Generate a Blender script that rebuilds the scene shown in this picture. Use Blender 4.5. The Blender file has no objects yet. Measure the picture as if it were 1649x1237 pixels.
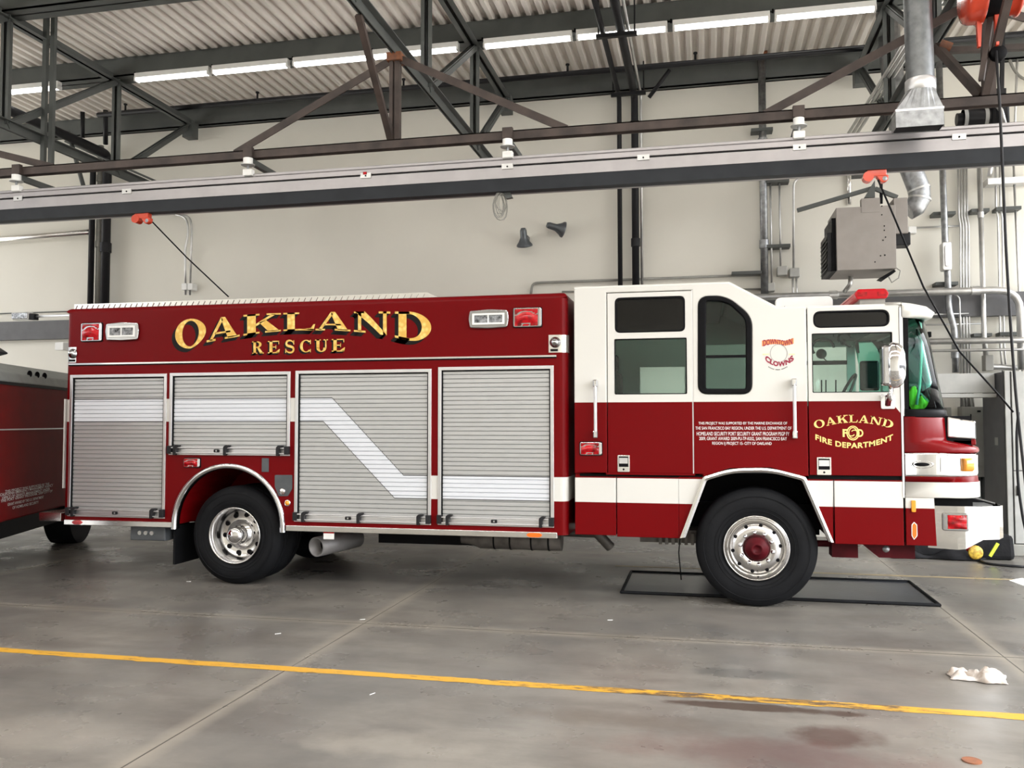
import bpy, math, random
from mathutils import Vector, Matrix
RND = random.Random(11)
scene = bpy.context.scene
COL = scene.collection
# ------------------------------------------------------------------ camera
F = 1395.0; YAW, PITCH, ROLL = .2164, .0440, -.0006
CAMP = Vector((0, -8.0, 1.65))
FW = Vector((-math.sin(YAW)*math.cos(PITCH), math.cos(YAW)*math.cos(PITCH), math.sin(PITCH)))
_r = Vector((math.cos(YAW), math.sin(YAW), 0)); _u = _r.cross(FW)
RT = _r*math.cos(ROLL) + _u*math.sin(ROLL); UP = -_r*math.sin(ROLL) + _u*math.cos(ROLL)
cd = bpy.data.cameras.new('camera'); cam = bpy.data.objects.new('camera', cd); COL.objects.link(cam)
cd.sensor_width = 36; cd.lens = F/1649*36; cd.clip_end = 200
m = Matrix((( RT.x, UP.x, -FW.x, CAMP.x), (RT.y, UP.y, -FW.y, CAMP.y), (RT.z, UP.z, -FW.z, CAMP.z), (0, 0, 0, 1)))
cam.matrix_world = m
scene.camera = cam
# ------------------------------------------------------------------ world, exposure
scene.view_settings.view_transform = 'Standard'
scene.view_settings.look = 'None'
scene.view_settings.gamma = 1
scene.view_settings.use_curve_mapping = False
scene.view_settings.exposure = 0.08
w = bpy.data.worlds.new('world'); scene.world = w; w.use_nodes = True
nt = w.node_tree; nt.nodes.clear()
out = nt.nodes.new('ShaderNodeOutputWorld'); bg = nt.nodes.new('ShaderNodeBackground')
tc = nt.nodes.new('ShaderNodeTexCoord'); sp = nt.nodes.new('ShaderNodeSeparateXYZ')
mr = nt.nodes.new('ShaderNodeMapRange'); mr.inputs['From Min'].default_value = -1; mr.inputs['From Max'].default_value = 1
mr.inputs['To Min'].default_value = 2.8; mr.inputs['To Max'].default_value = 9.0
nt.links.new(tc.outputs['Generated'], sp.inputs[0]); nt.links.new(sp.outputs['X'], mr.inputs['Value'])
hz = nt.nodes.new('ShaderNodeMapRange'); hz.inputs['From Min'].default_value = .03; hz.inputs['From Max'].default_value = .30
hz.inputs['To Min'].default_value = .06; hz.inputs['To Max'].default_value = 1.5; nt.links.new(sp.outputs['Z'], hz.inputs['Value'])   # buildings and pavement outside the bay doors
ml_ = nt.nodes.new('ShaderNodeMath'); ml_.operation = 'MULTIPLY'; nt.links.new(mr.outputs[0], ml_.inputs[0]); nt.links.new(hz.outputs[0], ml_.inputs[1])
nt.links.new(ml_.outputs[0], bg.inputs['Strength']); bg.inputs['Color'].default_value = (.95, .97, 1.0, 1)
nt.links.new(bg.outputs[0], out.inputs[0])

# tube-light rows on the beams over the nearer bays (above and behind the camera)
for k, yy in enumerate((-1.2, -5.6, -9.8)):
    ld = bpy.data.lights.new('tube_row', 'AREA'); ld.shape = 'RECTANGLE'; ld.size = 18; ld.size_y = .18; ld.energy = (110, 470, 560)[k]; ld.color = (1, .97, .93)
    lo = bpy.data.objects.new('tube_row', ld); COL.objects.link(lo); lo.location = (-2, yy, 6.6)
sd = bpy.data.lights.new('sun', 'SUN'); sd.energy = 9; sd.angle = .02; sd.color = (1, .96, .9); so_ = bpy.data.objects.new('sun', sd); COL.objects.link(so_)
so_.rotation_euler = (0, math.radians(30), 0)     # sunlit aprons outside both open ends of the bay
# ------------------------------------------------------------------ pixel helpers: a point on a real plane of the place
def _ray(u, v): return FW + RT*((u-824.5)/F) - UP*((v-618.5)/F)
def PY(u, v, y=0.0):
    d = _ray(u, v); return CAMP + d*((y-CAMP.y)/d.y)
def PZ(u, v, z=0.0):
    d = _ray(u, v); return CAMP + d*((z-CAMP.z)/d.z)
def S(u, v, y=0.0):
    p = PY(u, v, y); return (p.x, p.z)

# ------------------------------------------------------------------ materials
MAT = {}
def _in(b, name, val):
    if name in b.inputs: b.inputs[name].default_value = val
class NT:
    def __init__(s, name):
        s.m = bpy.data.materials.new(name); s.m.use_nodes = True; s.t = s.m.node_tree; s.t.nodes.clear()
        s.out = s.t.nodes.new('ShaderNodeOutputMaterial'); MAT[name] = s.m
    def n(s, typ, **kw):
        nd = s.t.nodes.new(typ)
        for k, v in kw.items():
            if hasattr(nd, k): setattr(nd, k, v)
        return nd
    def l(s, a, b): s.t.links.new(a, b)
    def math(s, op, a, b=None, clamp=False):
        nd = s.n('ShaderNodeMath', operation=op); nd.use_clamp = clamp
        for i, x in enumerate((a, b)):
            if x is None: continue
            if isinstance(x, (int, float)): nd.inputs[i].default_value = x
            else: s.l(x, nd.inputs[i])
        return nd.outputs[0]
    def mix(s, fac, a, b):
        nd = s.n('ShaderNodeMix', data_type='RGBA')
        for i, x in ((0, fac), (6, a), (7, b)):
            if isinstance(x, (int, float)): nd.inputs[i].default_value = x
            elif isinstance(x, (tuple, list)): nd.inputs[i].default_value = (*x[:3], 1)
            else: s.l(x, nd.inputs[i])
        return nd.outputs[2]
    def noise(s, scale, detail=3, vec=None, rough=.5, stretch=None):
        nd = s.n('ShaderNodeTexNoise'); nd.inputs['Scale'].default_value = scale; nd.inputs['Detail'].default_value = detail
        nd.inputs['Roughness'].default_value = rough
        tcn = s.n('ShaderNodeTexCoord'); o = vec or tcn.outputs['Object']
        if stretch:
            mp = s.n('ShaderNodeMapping'); mp.inputs['Scale'].default_value = stretch; s.l(o, mp.inputs[0]); o = mp.outputs[0]
        s.l(o, nd.inputs['Vector']); return nd.outputs['Fac']
    def maprange(s, v, a, b, c, d):
        nd = s.n('ShaderNodeMapRange'); s.l(v, nd.inputs[0])
        for i, x in enumerate((a, b, c, d)): nd.inputs[i+1].default_value = x
        return nd.outputs[0]
    def bsdf(s, **kw):
        b = s.n('ShaderNodeBsdfPrincipled')
        for k, v in kw.items():
            if isinstance(v, (int, float, tuple)): _in(b, k, v)
            else: s.l(v, b.inputs[k])
        s.l(b.outputs[0], s.out.inputs[0]); return b
    def bump(s, b, h, strength=.3, dist=.01):
        nd = s.n('ShaderNodeBump'); nd.inputs['Strength'].default_value = strength; nd.inputs['Distance'].default_value = dist
        s.l(h, nd.inputs['Height']); s.l(nd.outputs[0], b.inputs['Normal'])

def simple(name, col, rough=.5, metal=0.0, var=.12, scale=6, coat=0, col2=None, bump=0, bscale=40, spec=.5):
    t = NT(name); c2 = col2 or tuple(max(0, x*(1-var*2)) for x in col)
    nz = t.noise(scale, 4); c = t.mix(t.maprange(nz, .35, .7, 0, 1), col, c2)
    kw = {'Base Color': c, 'Roughness': rough, 'Metallic': metal, 'Coat Weight': float(coat), 'Coat Roughness': .05, 'Specular IOR Level': spec}
    b = t.bsdf(**kw)
    if bump: t.bump(b, t.noise(bscale, 5), bump)
    return t.m

simple('white_paint', (.67, .66, .62), .28, coat=.5, var=.02)
simple('red_paint', (.17, .002, .004), .25, var=.05, spec=.2)
simple('bumper_chrome', (.60, .59, .57), .05, 1.0, var=.03)
simple('rim_metal', (.66, .65, .64), .2, 1.0, var=.03)
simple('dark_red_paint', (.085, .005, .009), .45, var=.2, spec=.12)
simple('chrome', (.74, .74, .75), .06, 1.0, var=.02)
simple('polished_aluminium', (.80, .79, .77), .22, 1.0, var=.04)
simple('satin_aluminium', (.72, .72, .73), .42, 1.0, var=.04)
simple('galvanised', (.36, .37, .38), .42, .9, var=.22, scale=14)
simple('rail_aluminium', (.35, .335, .34), .38, .75, var=.05)
simple('conduit_metal', (.62, .62, .61), .38, .85, var=.12)
simple('pipe_black', (.018, .018, .020), .45, var=.1, spec=.18)
simple('rubber', (.010, .0105, .012), .62, var=.15, bump=.08, bscale=60, spec=.12)
simple('dark_chrome', (.42, .42, .43), .1, 1.0, var=.05)
simple('rubber_seal', (.030, .033, .038), .6, var=.1, spec=.18)
simple('gasket', (.007, .007, .008), .4, var=.1, spec=.06)
simple('black_plastic', (.02, .02, .022), .4, var=.1, spec=.18)
simple('steel_grey', (.085, .092, .088), .6, var=.12, scale=3)
simple('steel_brown', (.062, .043, .036), .62, var=.3, scale=5)
simple('rust', (.26, .09, .035), .8, col2=(.12, .055, .035), scale=12)
simple('girder_grey', (.10, .10, .105), .6, var=.1)
simple('cream_wall', (.73, .71, .64), .75, var=.03, scale=.6, col2=(.67, .65, .585))
simple('apron_concrete', (.50, .48, .44), .8, var=.06, scale=1)
simple('duct_metal', (.20, .21, .215), .42, .9, var=.15, scale=14)
simple('heater_grey', (.27, .245, .225), .5, var=.05)
simple('cabinet_grey', (.42, .42, .40), .5, var=.08)
simple('cabinet_grey_shaded', (.10, .10, .105), .5, var=.08, spec=.18)  # grey of the locker's side face, with its shade painted into the colour
simple('panel_grey', (.27, .265, .24), .5, var=.08)
simple('orange_paint', (.62, .055, .02), .22, coat=.5, var=.1)
simple('amber_lens', (.85, .32, .02), .2, var=.1, coat=.4)
simple('orange_reflector', (.95, .16, .01), .35, var=.05)
simple('red_lens', (.50, .002, .008), .12, coat=.25, var=.4, scale=22, spec=.3)
simple('engine_red', (.13, .002, .003), .35, var=.1, spec=.04)
simple('clear_lens', (.62, .64, .66), .15, .4, var=.45, scale=30, coat=1)
simple('black_ink', (.006, .005, .005), .5, var=.05, spec=.18)
simple('white_ink', (.85, .85, .83), .5, var=.03)
simple('silver_ink', (.6, .58, .56), .5, var=.03)
simple('white_plastic', (.82, .82, .80), .4, var=.03)
simple('fabric_black', (.018, .018, .02), .9, var=.2, bump=.4, bscale=30, spec=.18)
simple('seat_fabric', (.010, .010, .011), .85, var=.2, spec=.18)
simple('interior_trim', (.05, .055, .06), .6, var=.2, spec=.18)
simple('hi_vis', (.70, .88, .05), .6, var=.08)
simple('hi_vis_orange', (.9, .18, .05), .6, var=.1)
simple('rag', (.62, .58, .55), .9, col2=(.32, .26, .21), scale=14, bump=.3)
simple('mat_black', (.035, .04, .052), .30, var=.3, scale=3, bump=.1, spec=.6)
simple('maroon_ink', (.28, .01, .04), .5, var=.05)
simple('banner_ink', (.72, .30, .08), .5, col2=(.60, .17, .05), scale=60)
simple('pale_yellow_ink', (.92, .72, .38), .5, var=.03)
simple('gold_emblem', (.72, .50, .07), .4, col2=(.30, .16, .02), scale=40)
simple('grey_plate', (.12, .13, .14), .35, .5, var=.1, spec=.18)
simple('dark_muffler', (.17, .155, .14), .55, .5, var=.25, scale=8)
simple('grey_pipe', (.33, .32, .32), .5, .3, var=.1)
simple('silver_tarp', (.27, .29, .28), .5, .3, var=.08)
simple('door_edge', (.02, .004, .006), .6)
# gold leaf lettering: engine-turned swirls are part of the leaf itself
t = NT('gold_leaf')
v = t.n('ShaderNodeTexVoronoi'); v.inputs['Scale'].default_value = 22
tcn = t.n('ShaderNodeTexCoord'); t.l(tcn.outputs['Object'], v.inputs['Vector'])
t.bsdf(**{'Base Color': t.mix(t.maprange(v.outputs['Distance'], .1, .6, 0, 1), (.93, .68, .22), (.70, .42, .08)), 'Roughness': .4, 'Metallic': .15})
simple('gold_ink', (.88, .62, .20), .5, var=.04)
# tube light
t = NT('tube_glow'); e = t.n('ShaderNodeEmission'); e.inputs['Color'].default_value = (1, .97, .93, 1); e.inputs['Strength'].default_value = 11
t.l(e.outputs[0], t.out.inputs[0])
t = NT('beacon_lens')
t.bsdf(**{'Base Color': t.mix(t.noise(18, 3), (.45, .004, .01), (.22, .0, .006)), 'Roughness': .15, 'Specular IOR Level': .3, 'Emission Color': (1, .01, .02, 1), 'Emission Strength': .12})
def glass(name, tint, refl=.06, rough=0.0, ior=1.45):
    t = NT(name); tr = t.n('ShaderNodeBsdfTransparent'); tr.inputs[0].default_value = (*tint, 1)
    gl = t.n('ShaderNodeBsdfGlossy'); gl.inputs['Roughness'].default_value = rough
    fr = t.n('ShaderNodeFresnel'); fr.inputs[0].default_value = ior
    mx = t.n('ShaderNodeMixShader'); t.l(fr.outputs[0], mx.inputs[0]); t.l(tr.outputs[0], mx.inputs[1]); t.l(gl.outputs[0], mx.inputs[2])
    t.l(mx.outputs[0], t.out.inputs[0])
glass('window_glass', (.86, .93, .90)); glass('green_glass', (.50, .80, .72), ior=1.22); glass('dark_glass', (.10, .11, .12)); glass('tint_glass', (.42, .52, .49))

# livery: red with the white band and white cab top (paint divisions of the real truck)
def livery(name, shutter=False):
    t = NT(name); tcn = t.n('ShaderNodeTexCoord'); s_ = t.n('ShaderNodeSeparateXYZ'); t.l(tcn.outputs['Object'], s_.inputs[0])
    x, z = s_.outputs['X'], s_.outputs['Z']
    xa, xb = S(534, 640.5)[0], S(649, 766)[0]; xc, xd = S(520, 677)[0], S(634.7, 804.3)[0]
    ft = t.maprange(x, xa, xb, 1.893, 1.137); fb = t.maprange(x, xc, xd, 1.657, .913)
    band = t.math('MULTIPLY', t.math('LESS_THAN', z, ft), t.math('GREATER_THAN', z, fb))
    if shutter:
        lw = .0045
        ln = t.math('MAXIMUM', t.math('LESS_THAN', t.math('ABSOLUTE', t.math('SUBTRACT', z, ft)), lw), t.math('LESS_THAN', t.math('ABSOLUTE', t.math('SUBTRACT', z, fb)), lw))
        c = t.mix(band, (.50, .505, .505), (.64, .66, .70)); c = t.mix(ln, c, (.05, .05, .05))
        met = t.math('MULTIPLY', t.math('SUBTRACT', 1.0, t.math('MAXIMUM', band, ln)), .55)
        t.bsdf(**{'Base Color': c, 'Roughness': .42, 'Metallic': met})
    else:
        cab = t.math('GREATER_THAN', x, -1.2)
        edge = t.math('MULTIPLY', t.math('MAXIMUM', t.math('SUBTRACT', x, 1.585), 0.0), 1.35)
        top = t.math('MULTIPLY', cab, t.math('GREATER_THAN', t.math('ADD', z, edge), 1.832))
        front = t.math('GREATER_THAN', x, 1.70)
        top = t.math('MULTIPLY', top, t.math('SUBTRACT', 1.0, t.math('MULTIPLY', front, t.math('LESS_THAN', z, 2.0))))
        wh = t.math('MAXIMUM', band, top)
        nz = t.noise(1.5, 2)
        red = t.mix(nz, (.128, .0015, .0026), (.142, .0019, .0034))
        c = t.mix(wh, red, (.63, .62, .585))
        t.bsdf(**{'Base Color': c, 'Roughness': .28, 'Specular IOR Level': .10})
livery('livery_paint'); livery('shutter_metal', True)

# corrugated deck: grey primer with the dusty ridges of the sheet
t = NT('deck_metal'); b = t.bsdf(**{'Base Color': t.mix(t.noise(2.2, 4, stretch=(1, .15, 1)), (.86, .81, .75), (.64, .60, .55)), 'Roughness': .6, 'Metallic': .1})

# concrete floor
t = NT('concrete'); tcn = t.n('ShaderNodeTexCoord'); s_ = t.n('ShaderNodeSeparateXYZ'); t.l(tcn.outputs['Object'], s_.inputs[0])
X_, Y_ = s_.outputs['X'], s_.outputs['Y']
n1 = t.noise(.55, 6, rough=.62); n2 = t.noise(2.2, 6, rough=.65, stretch=(.45, 1.3, 1)); n3 = t.noise(60, 2)
c = t.mix(t.maprange(n1, .38, .62, 0, 1), (.20, .185, .163), (.112, .107, .10))
c = t.mix(t.math('MULTIPLY', t.maprange(n2, .45, .72, 0, 1), .8), c, (.105, .094, .084))
c = t.mix(t.math('MULTIPLY', t.maprange(t.noise(.9, 5, stretch=(.6, 1, 1)), .55, .7, 0, 1), .35), c, (.30, .27, .235))
c = t.mix(t.math('MULTIPLY', t.maprange(n3, .3, .8, 0, 1), .12), c, (.12, .11, .1))
# rusty water stain near the line
def blob(cx, cy, rx, ry, soft=.35):
    a = t.math('DIVIDE', t.math('SUBTRACT', X_, cx), rx); b2 = t.math('DIVIDE', t.math('SUBTRACT', Y_, cy), ry)
    d = t.math('ADD', t.math('MULTIPLY', a, a), t.math('MULTIPLY', b2, b2))
    d = t.math('ADD', d, t.math('MULTIPLY', t.math('SUBTRACT', t.noise(3.2, 5, rough=.65), .5), 2.6))
    return t.maprange(d, 1-soft, 1, 1, 0)
def stain(u, v, rx, ry, amt, col, soft=.5):
    global c; q = PZ(u, v); c = t.mix(t.math('MULTIPLY', blob(q.x, q.y, rx, ry, soft), amt), c, col)
stain(1225, 1140, .62, .075, .85, (.045, .028, .02)); stain(1350, 1188, .26, .20, .75, (.055, .028, .022), .7)
stain(1250, 1215, 1.0, .28, .5, (.10, .05, .045), .9); stain(1190, 1085, .42, .12, .6, (.07, .07, .066)); stain(985, 1025, .25, .12, .5, (.075, .072, .062))
stain(1000, 1160, .8, .16, .45, (.09, .07, .055), .9); stain(330, 1150, .9, .3, .35, (.08, .07, .062), .9); stain(60, 1180, .6, .3, .4, (.30, .27, .235), .9)
stain(300, 1020, 1.0, .35, .4, (.08, .068, .058), .9); stain(620, 1200, .5, .2, .4, (.31, .285, .245), .9); stain(1450, 1040, .6, .3, .35, (.085, .072, .066), .9)
jl = None
for ax, v0 in ((X_, -2.73), (X_, 2.05), (X_, -7.5), (X_, 6.8), (Y_, -1.24), (Y_, -5.2), (Y_, 3.0)):
    d = t.math('LESS_THAN', t.math('ABSOLUTE', t.math('SUBTRACT', ax, v0)), .005 if ax is X_ else .009)
    d2 = t.maprange(t.math('ABSOLUTE', t.math('SUBTRACT', ax, v0)), 0, .11, .62, 0)
    c = t.mix(d2, c, (.29, .26, .215)); jl = d if jl is None else t.math('MAXIMUM', jl, d)
c = t.mix(t.math('MULTIPLY', jl, .85), c, (.03, .028, .025))
rgh = t.maprange(t.noise(1.3, 5, rough=.6), .3, .7, .20, .42)
b = t.bsdf(**{'Base Color': c, 'Roughness': rgh, 'Specular IOR Level': .18}); t.bump(b, t.noise(7, 5), .06, .02)
t = NT('line_paint')
tcn = t.n('ShaderNodeTexCoord'); s_ = t.n('ShaderNodeSeparateXYZ'); t.l(tcn.outputs['Object'], s_.inputs[0])
wear = t.math('ADD', t.noise(5, 6, rough=.75, stretch=(1, 4, 1)), t.math('MULTIPLY', t.math('MULTIPLY', t.maprange(s_.outputs['X'], -1.6, -.2, 0, 1), t.maprange(s_.outputs['X'], .9, 1.4, 1, 0)), .13))
t.bsdf(**{'Base Color': t.mix(t.maprange(wear, .56, .66, 0, 1), (.56, .30, .025), (.10, .065, .035)), 'Roughness': .5})
t = NT('faint_line_paint')
t.bsdf(**{'Base Color': t.mix(t.noise(5, 6), (.42, .30, .12), (.26, .22, .15)), 'Roughness': .5})

# ------------------------------------------------------------------ mesh builder
class MB:
    def __init__(s): s.v = []; s.f = []; s.sm = []
    def face(s, ids, smooth=False): s.f.append(ids); s.sm.append(smooth)
    def add(s, vs): i = len(s.v); s.v += [tuple(v) for v in vs]; return i
    def box(s, a, b):
        x0, x1 = sorted((a[0], b[0])); y0, y1 = sorted((a[1], b[1])); z0, z1 = sorted((a[2], b[2]))
        i = s.add([(x0,y0,z0),(x1,y0,z0),(x1,y1,z0),(x0,y1,z0),(x0,y0,z1),(x1,y0,z1),(x1,y1,z1),(x0,y1,z1)])
        for f in ((0,3,2,1),(4,5,6,7),(0,1,5,4),(1,2,6,5),(2,3,7,6),(3,0,4,7)): s.face([i+k for k in f])
        return s
    def frame(s, p0, p1):
        d = (Vector(p1)-Vector(p0)).normalized(); a = Vector((0,0,1)) if abs(d.z) < .95 else Vector((1,0,0))
        e = d.cross(a).normalized(); return d, e, e.cross(d).normalized()
    def cyl(s, p0, p1, r, r1=None, n=16, caps=True):
        r1 = r if r1 is None else r1; p0, p1 = Vector(p0), Vector(p1); d, e, g = s.frame(p0, p1)
        ring = lambda p, rr: [p+e*(rr*math.cos(2*math.pi*k/n))+g*(rr*math.sin(2*math.pi*k/n)) for k in range(n)]
        i = s.add(ring(p0, r)+ring(p1, r1))
        for k in range(n): s.face([i+k, i+(k+1)%n, i+n+(k+1)%n, i+n+k], True)
        if caps:
            j = s.add(ring(p0, r)); s.face([j+k for k in range(n)][::-1]); j = s.add(ring(p1, r1)); s.face([j+k for k in range(n)])
        return s
    def bar(s, p0, p1, w, h, up=None):      # rectangular bar between two points; w sideways, h along up
        p0, p1 = Vector(p0), Vector(p1); d = (p1-p0).normalized(); up = Vector(up) if up else Vector((0,0,1))
        e = d.cross(up)
        if e.length < 1e-4: e = Vector((1,0,0))
        e.normalize(); g = e.cross(d).normalized(); a, b = e*(w/2), g*(h/2)
        i = s.add([p0-a-b, p0+a-b, p0+a+b, p0-a+b, p1-a-b, p1+a-b, p1+a+b, p1-a+b])
        for f in ((0,3,2,1),(4,5,6,7),(0,1,5,4),(1,2,6,5),(2,3,7,6),(3,0,4,7)): s.face([i+k for k in f])
        return s
    def tube(s, pts, r, n=10, fillet=0, closed=False):
        pts = [Vector(p) for p in pts]
        if fillet: pts = fil(pts, fillet)
        m_ = len(pts); nrm = None; rings = []
        for k, p in enumerate(pts):
            a = pts[(k-1) % m_] if (k > 0 or closed) else p; b = pts[(k+1) % m_] if (k < m_-1 or closed) else p
            d = (b-a).normalized()
            if nrm is None: nrm = d.orthogonal().normalized()
            nrm = (nrm - d*nrm.dot(d)).normalized(); e = d.cross(nrm)
            rings.append(s.add([p+nrm*(r*math.cos(2*math.pi*q/n))+e*(r*math.sin(2*math.pi*q/n)) for q in range(n)]))
        for k in range(m_-1 if not closed else m_):
            a, b = rings[k], rings[(k+1) % m_]
            for q in range(n): s.face([a+q, a+(q+1)%n, b+(q+1)%n, b+q], True)
        if not closed:
            s.face([rings[0]+q for q in range(n)][::-1]); s.face([rings[-1]+q for q in range(n)])
        return s
    def lathe(s, c, prof, axis='Y', n=40, smooth=True, closed=False):   # prof: (radius, offset along axis)
        rings = []
        for r, o in prof:
            vs = []
            for k in range(n):
                a = 2*math.pi*k/n; p, q = r*math.cos(a), r*math.sin(a)
                vs.append({'Y': (c[0]+p, c[1]+o, c[2]+q), 'Z': (c[0]+p, c[1]+q, c[2]+o), 'X': (c[0]+o, c[1]+p, c[2]+q)}[axis])
            rings.append(s.add(vs))
        for a, b in zip(rings, rings[1:]):
            for k in range(n): s.face([a+k, a+(k+1)%n, b+(k+1)%n, b+k], smooth)
        return s
    def prism(s, poly, a, b, axis='Y'):     # poly in the plane across the axis
        mk = {'Y': lambda p, o: (p[0], o, p[1]), 'X': lambda p, o: (o, p[0], p[1]), 'Z': lambda p, o: (p[0], p[1], o)}[axis]
        n = len(poly); i = s.add([mk(p, a) for p in poly]+[mk(p, b) for p in poly])
        s.face([i+k for k in range(n)]); s.face([i+n+k for k in range(n)][::-1])
        for k in range(n): s.face([i+k, i+n+k, i+n+(k+1)%n, i+(k+1)%n])
        return s
    def sheet(s, rows, smooth=True):        # grid of points
        n = len(rows[0]); i = s.add([p for r in rows for p in r])
        for a in range(len(rows)-1):
            for k in range(n-1): s.face([i+a*n+k, i+a*n+k+1, i+(a+1)*n+k+1, i+(a+1)*n+k], smooth)
        return s
    def mesh(s, name):
        me = bpy.data.meshes.new(name); me.from_pydata(s.v, [], s.f); me.polygons.foreach_set('use_smooth', s.sm)
        import bmesh
        bm = bmesh.new(); bm.from_mesh(me); bmesh.ops.recalc_face_normals(bm, faces=bm.faces); bm.to_mesh(me); bm.free()
        me.update(); return me
    def build(s, name, mat, parent=None, bevel=0, solid=0, label=None):
        return link(name, s.mesh(name), mat, parent, bevel, solid, label)
def link(name, me, mat, parent=None, bevel=0, solid=0, label=None):
    o = bpy.data.objects.new(name, me); COL.objects.link(o); me.materials.append(MAT[mat])
    if parent is not None:
        o.parent = parent
        if parent.parent is None: o.matrix_parent_inverse = Matrix.Translation(-parent.location)
    if solid:
        md = o.modifiers.new('solid', 'SOLIDIFY'); md.thickness = solid; md.offset = 0
    if bevel:
        md = o.modifiers.new('bevel', 'BEVEL'); md.width = bevel; md.segments = 2; md.limit_method = 'ANGLE'; md.angle_limit = math.radians(40)
    if label: o['label'] = label
    return o
def fil(pts, r, seg=5):
    out = [pts[0]]
    for a, p, b in zip(pts, pts[1:], pts[2:]):
        u, v = (a-p), (b-p); l = min(r, u.length*.45, v.length*.45); q0, q1 = p+u.normalized()*l, p+v.normalized()*l
        for k in range(seg+1):
            t_ = k/seg; out.append(q0*(1-t_)**2 + p*(2*t_*(1-t_)) + q1*t_*t_)
    return out+[pts[-1]]
def rounded(poly, r, seg=5):
    n = len(poly); out = []
    rr = r if isinstance(r, (list, tuple)) else [r]*n
    for k in range(n):
        p = Vector(poly[k]); u = Vector(poly[k-1])-p; v = Vector(poly[(k+1) % n])-p; l = min(rr[k], u.length*.49, v.length*.49)
        if l < 1e-4: out.append(tuple(p)); continue
        q0, q1 = p+u.normalized()*l, p+v.normalized()*l
        for j in range(seg+1):
            t_ = j/seg; q = q0*(1-t_)**2 + p*(2*t_*(1-t_)) + q1*t_*t_; out.append((q.x, q.y))
    return out
def rect(x0, z0, x1, z1): return [(x0, z0), (x1, z0), (x1, z1), (x0, z1)]
def rrect(x0, z0, x1, z1, r): return rounded(rect(min(x0,x1), min(z0,z1), max(x0,x1), max(z0,z1)), r)
def prect(u0, v0, u1, v1, y=0.0, r=0.0):    # upright rectangle on plane y from two picture corners
    (xa, za), (xb, zb), (xc, zc), (xd, zd) = S(u0, v0, y), S(u1, v1, y), S(u0, v1, y), S(u1, v0, y)
    x0, x1, z1, z0 = (xa+xc)/2, (xb+xd)/2, (za+zd)/2, (zb+zc)/2
    return rrect(x0, z0, x1, z1, r) if r else rect(x0, z0, x1, z1)
def box2(pts, y0, y1, inset=0):
    xs = [p[0] for p in pts]; zs = [p[1] for p in pts]; return (min(xs), y0, min(zs)), (max(xs), y1, max(zs))
def plate(name, loops, y0, y1, mat, parent=None, bev=0.0, label=None):   # flat panel with holes, in the XZ plane
    cu = bpy.data.curves.new('c', 'CURVE'); cu.dimensions = '2D'; cu.fill_mode = 'BOTH'; t_ = abs(y1-y0)
    bev = min(bev, t_*.45); cu.extrude = t_/2-bev; cu.bevel_depth = bev; cu.bevel_resolution = 2; cu.offset = -bev
    for lp in loops:
        sp_ = cu.splines.new('POLY'); sp_.points.add(len(lp)-1); sp_.use_cyclic_u = True
        for k, p in enumerate(lp): sp_.points[k].co = (p[0], p[1], 0, 1)
    ob = bpy.data.objects.new('c', cu); me = bpy.data.meshes.new_from_object(ob); bpy.data.objects.remove(ob); bpy.data.curves.remove(cu)
    ym = (y0+y1)/2
    for v_ in me.vertices: v_.co = (v_.co.x, ym-v_.co.z, v_.co.y)
    me.polygons.foreach_set('use_smooth', [False]*len(me.polygons)); me.materials.clear(); me.update()
    return link(name, me, mat, parent, label=label)
def ring_path(outer, inner): return [outer, inner[::-1]]
def thing(name, label, cat, loc=(0, 0, 0), group=None):
    o = bpy.data.objects.new(name, None); COL.objects.link(o); o.location = loc; o['label'] = label; o['category'] = cat
    if group: o['group'] = group
    return o
def tag(o, label, cat, group=None, kind=None):
    o['label'] = label; o['category'] = cat
    if group: o['group'] = group
    if kind: o['kind'] = kind
    return o
def struct(o): o['kind'] = 'structure'; return o
def text_data(s, bold=0.0, spacing=1.0):    # outline of a word as triangles in a unit-height frame
    cu = bpy.data.curves.new('t', 'FONT'); cu.body = s; cu.size = 1; cu.offset = bold; cu.space_character = spacing; cu.resolution_u = 3
    ob = bpy.data.objects.new('t', cu); me = bpy.data.meshes.new_from_object(ob); bpy.data.objects.remove(ob); bpy.data.curves.remove(cu)
    vs = [(v_.co.x, v_.co.y) for v_ in me.vertices]; fs = [list(p.vertices) for p in me.polygons]; bpy.data.meshes.remove(me)
    x0, x1 = min(v_[0] for v_ in vs), max(v_[0] for v_ in vs); z0, z1 = min(v_[1] for v_ in vs), max(v_[1] for v_ in vs)
    return [((a-x0)/(x1-x0), (b-z0)/(z1-z0)) for a, b in vs], fs
def flat_text(mb, s, warp, y, bold=0.0, spacing=1.0):
    vs, fs = text_data(s, bold, spacing); i = mb.add([(*(q := warp(a, b))[:1], y, q[1]) for a, b in vs])
    for f in fs: mb.face([i+k for k in f])

# ================================================================== THE SETTING
WY = 5.2
m_ = MB(); m_.add([(-17,-14.2,0),(9,-14.2,0),(9,WY+.25,0),(-17,WY+.25,0)]); m_.face([0,1,2,3]); struct(m_.build('floor', 'concrete'))
struct(MB().box((-17, WY, 0), (9, WY+.25, 7.05)).build('wall_back', 'cream_wall'))
struct(MB().box((-17, -14.2, 0), (7, -14, 7.05)).build('wall_front', 'cream_wall'))
for xa, xb in ((-60, -17), (9, 55)):
    m_ = MB(); m_.add([(xa,-30,-.01),(xb,-30,-.01),(xb,25,-.01),(xa,25,-.01)]); m_.face([0,1,2,3]); struct(m_.build('ground', 'apron_concrete'))
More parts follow.
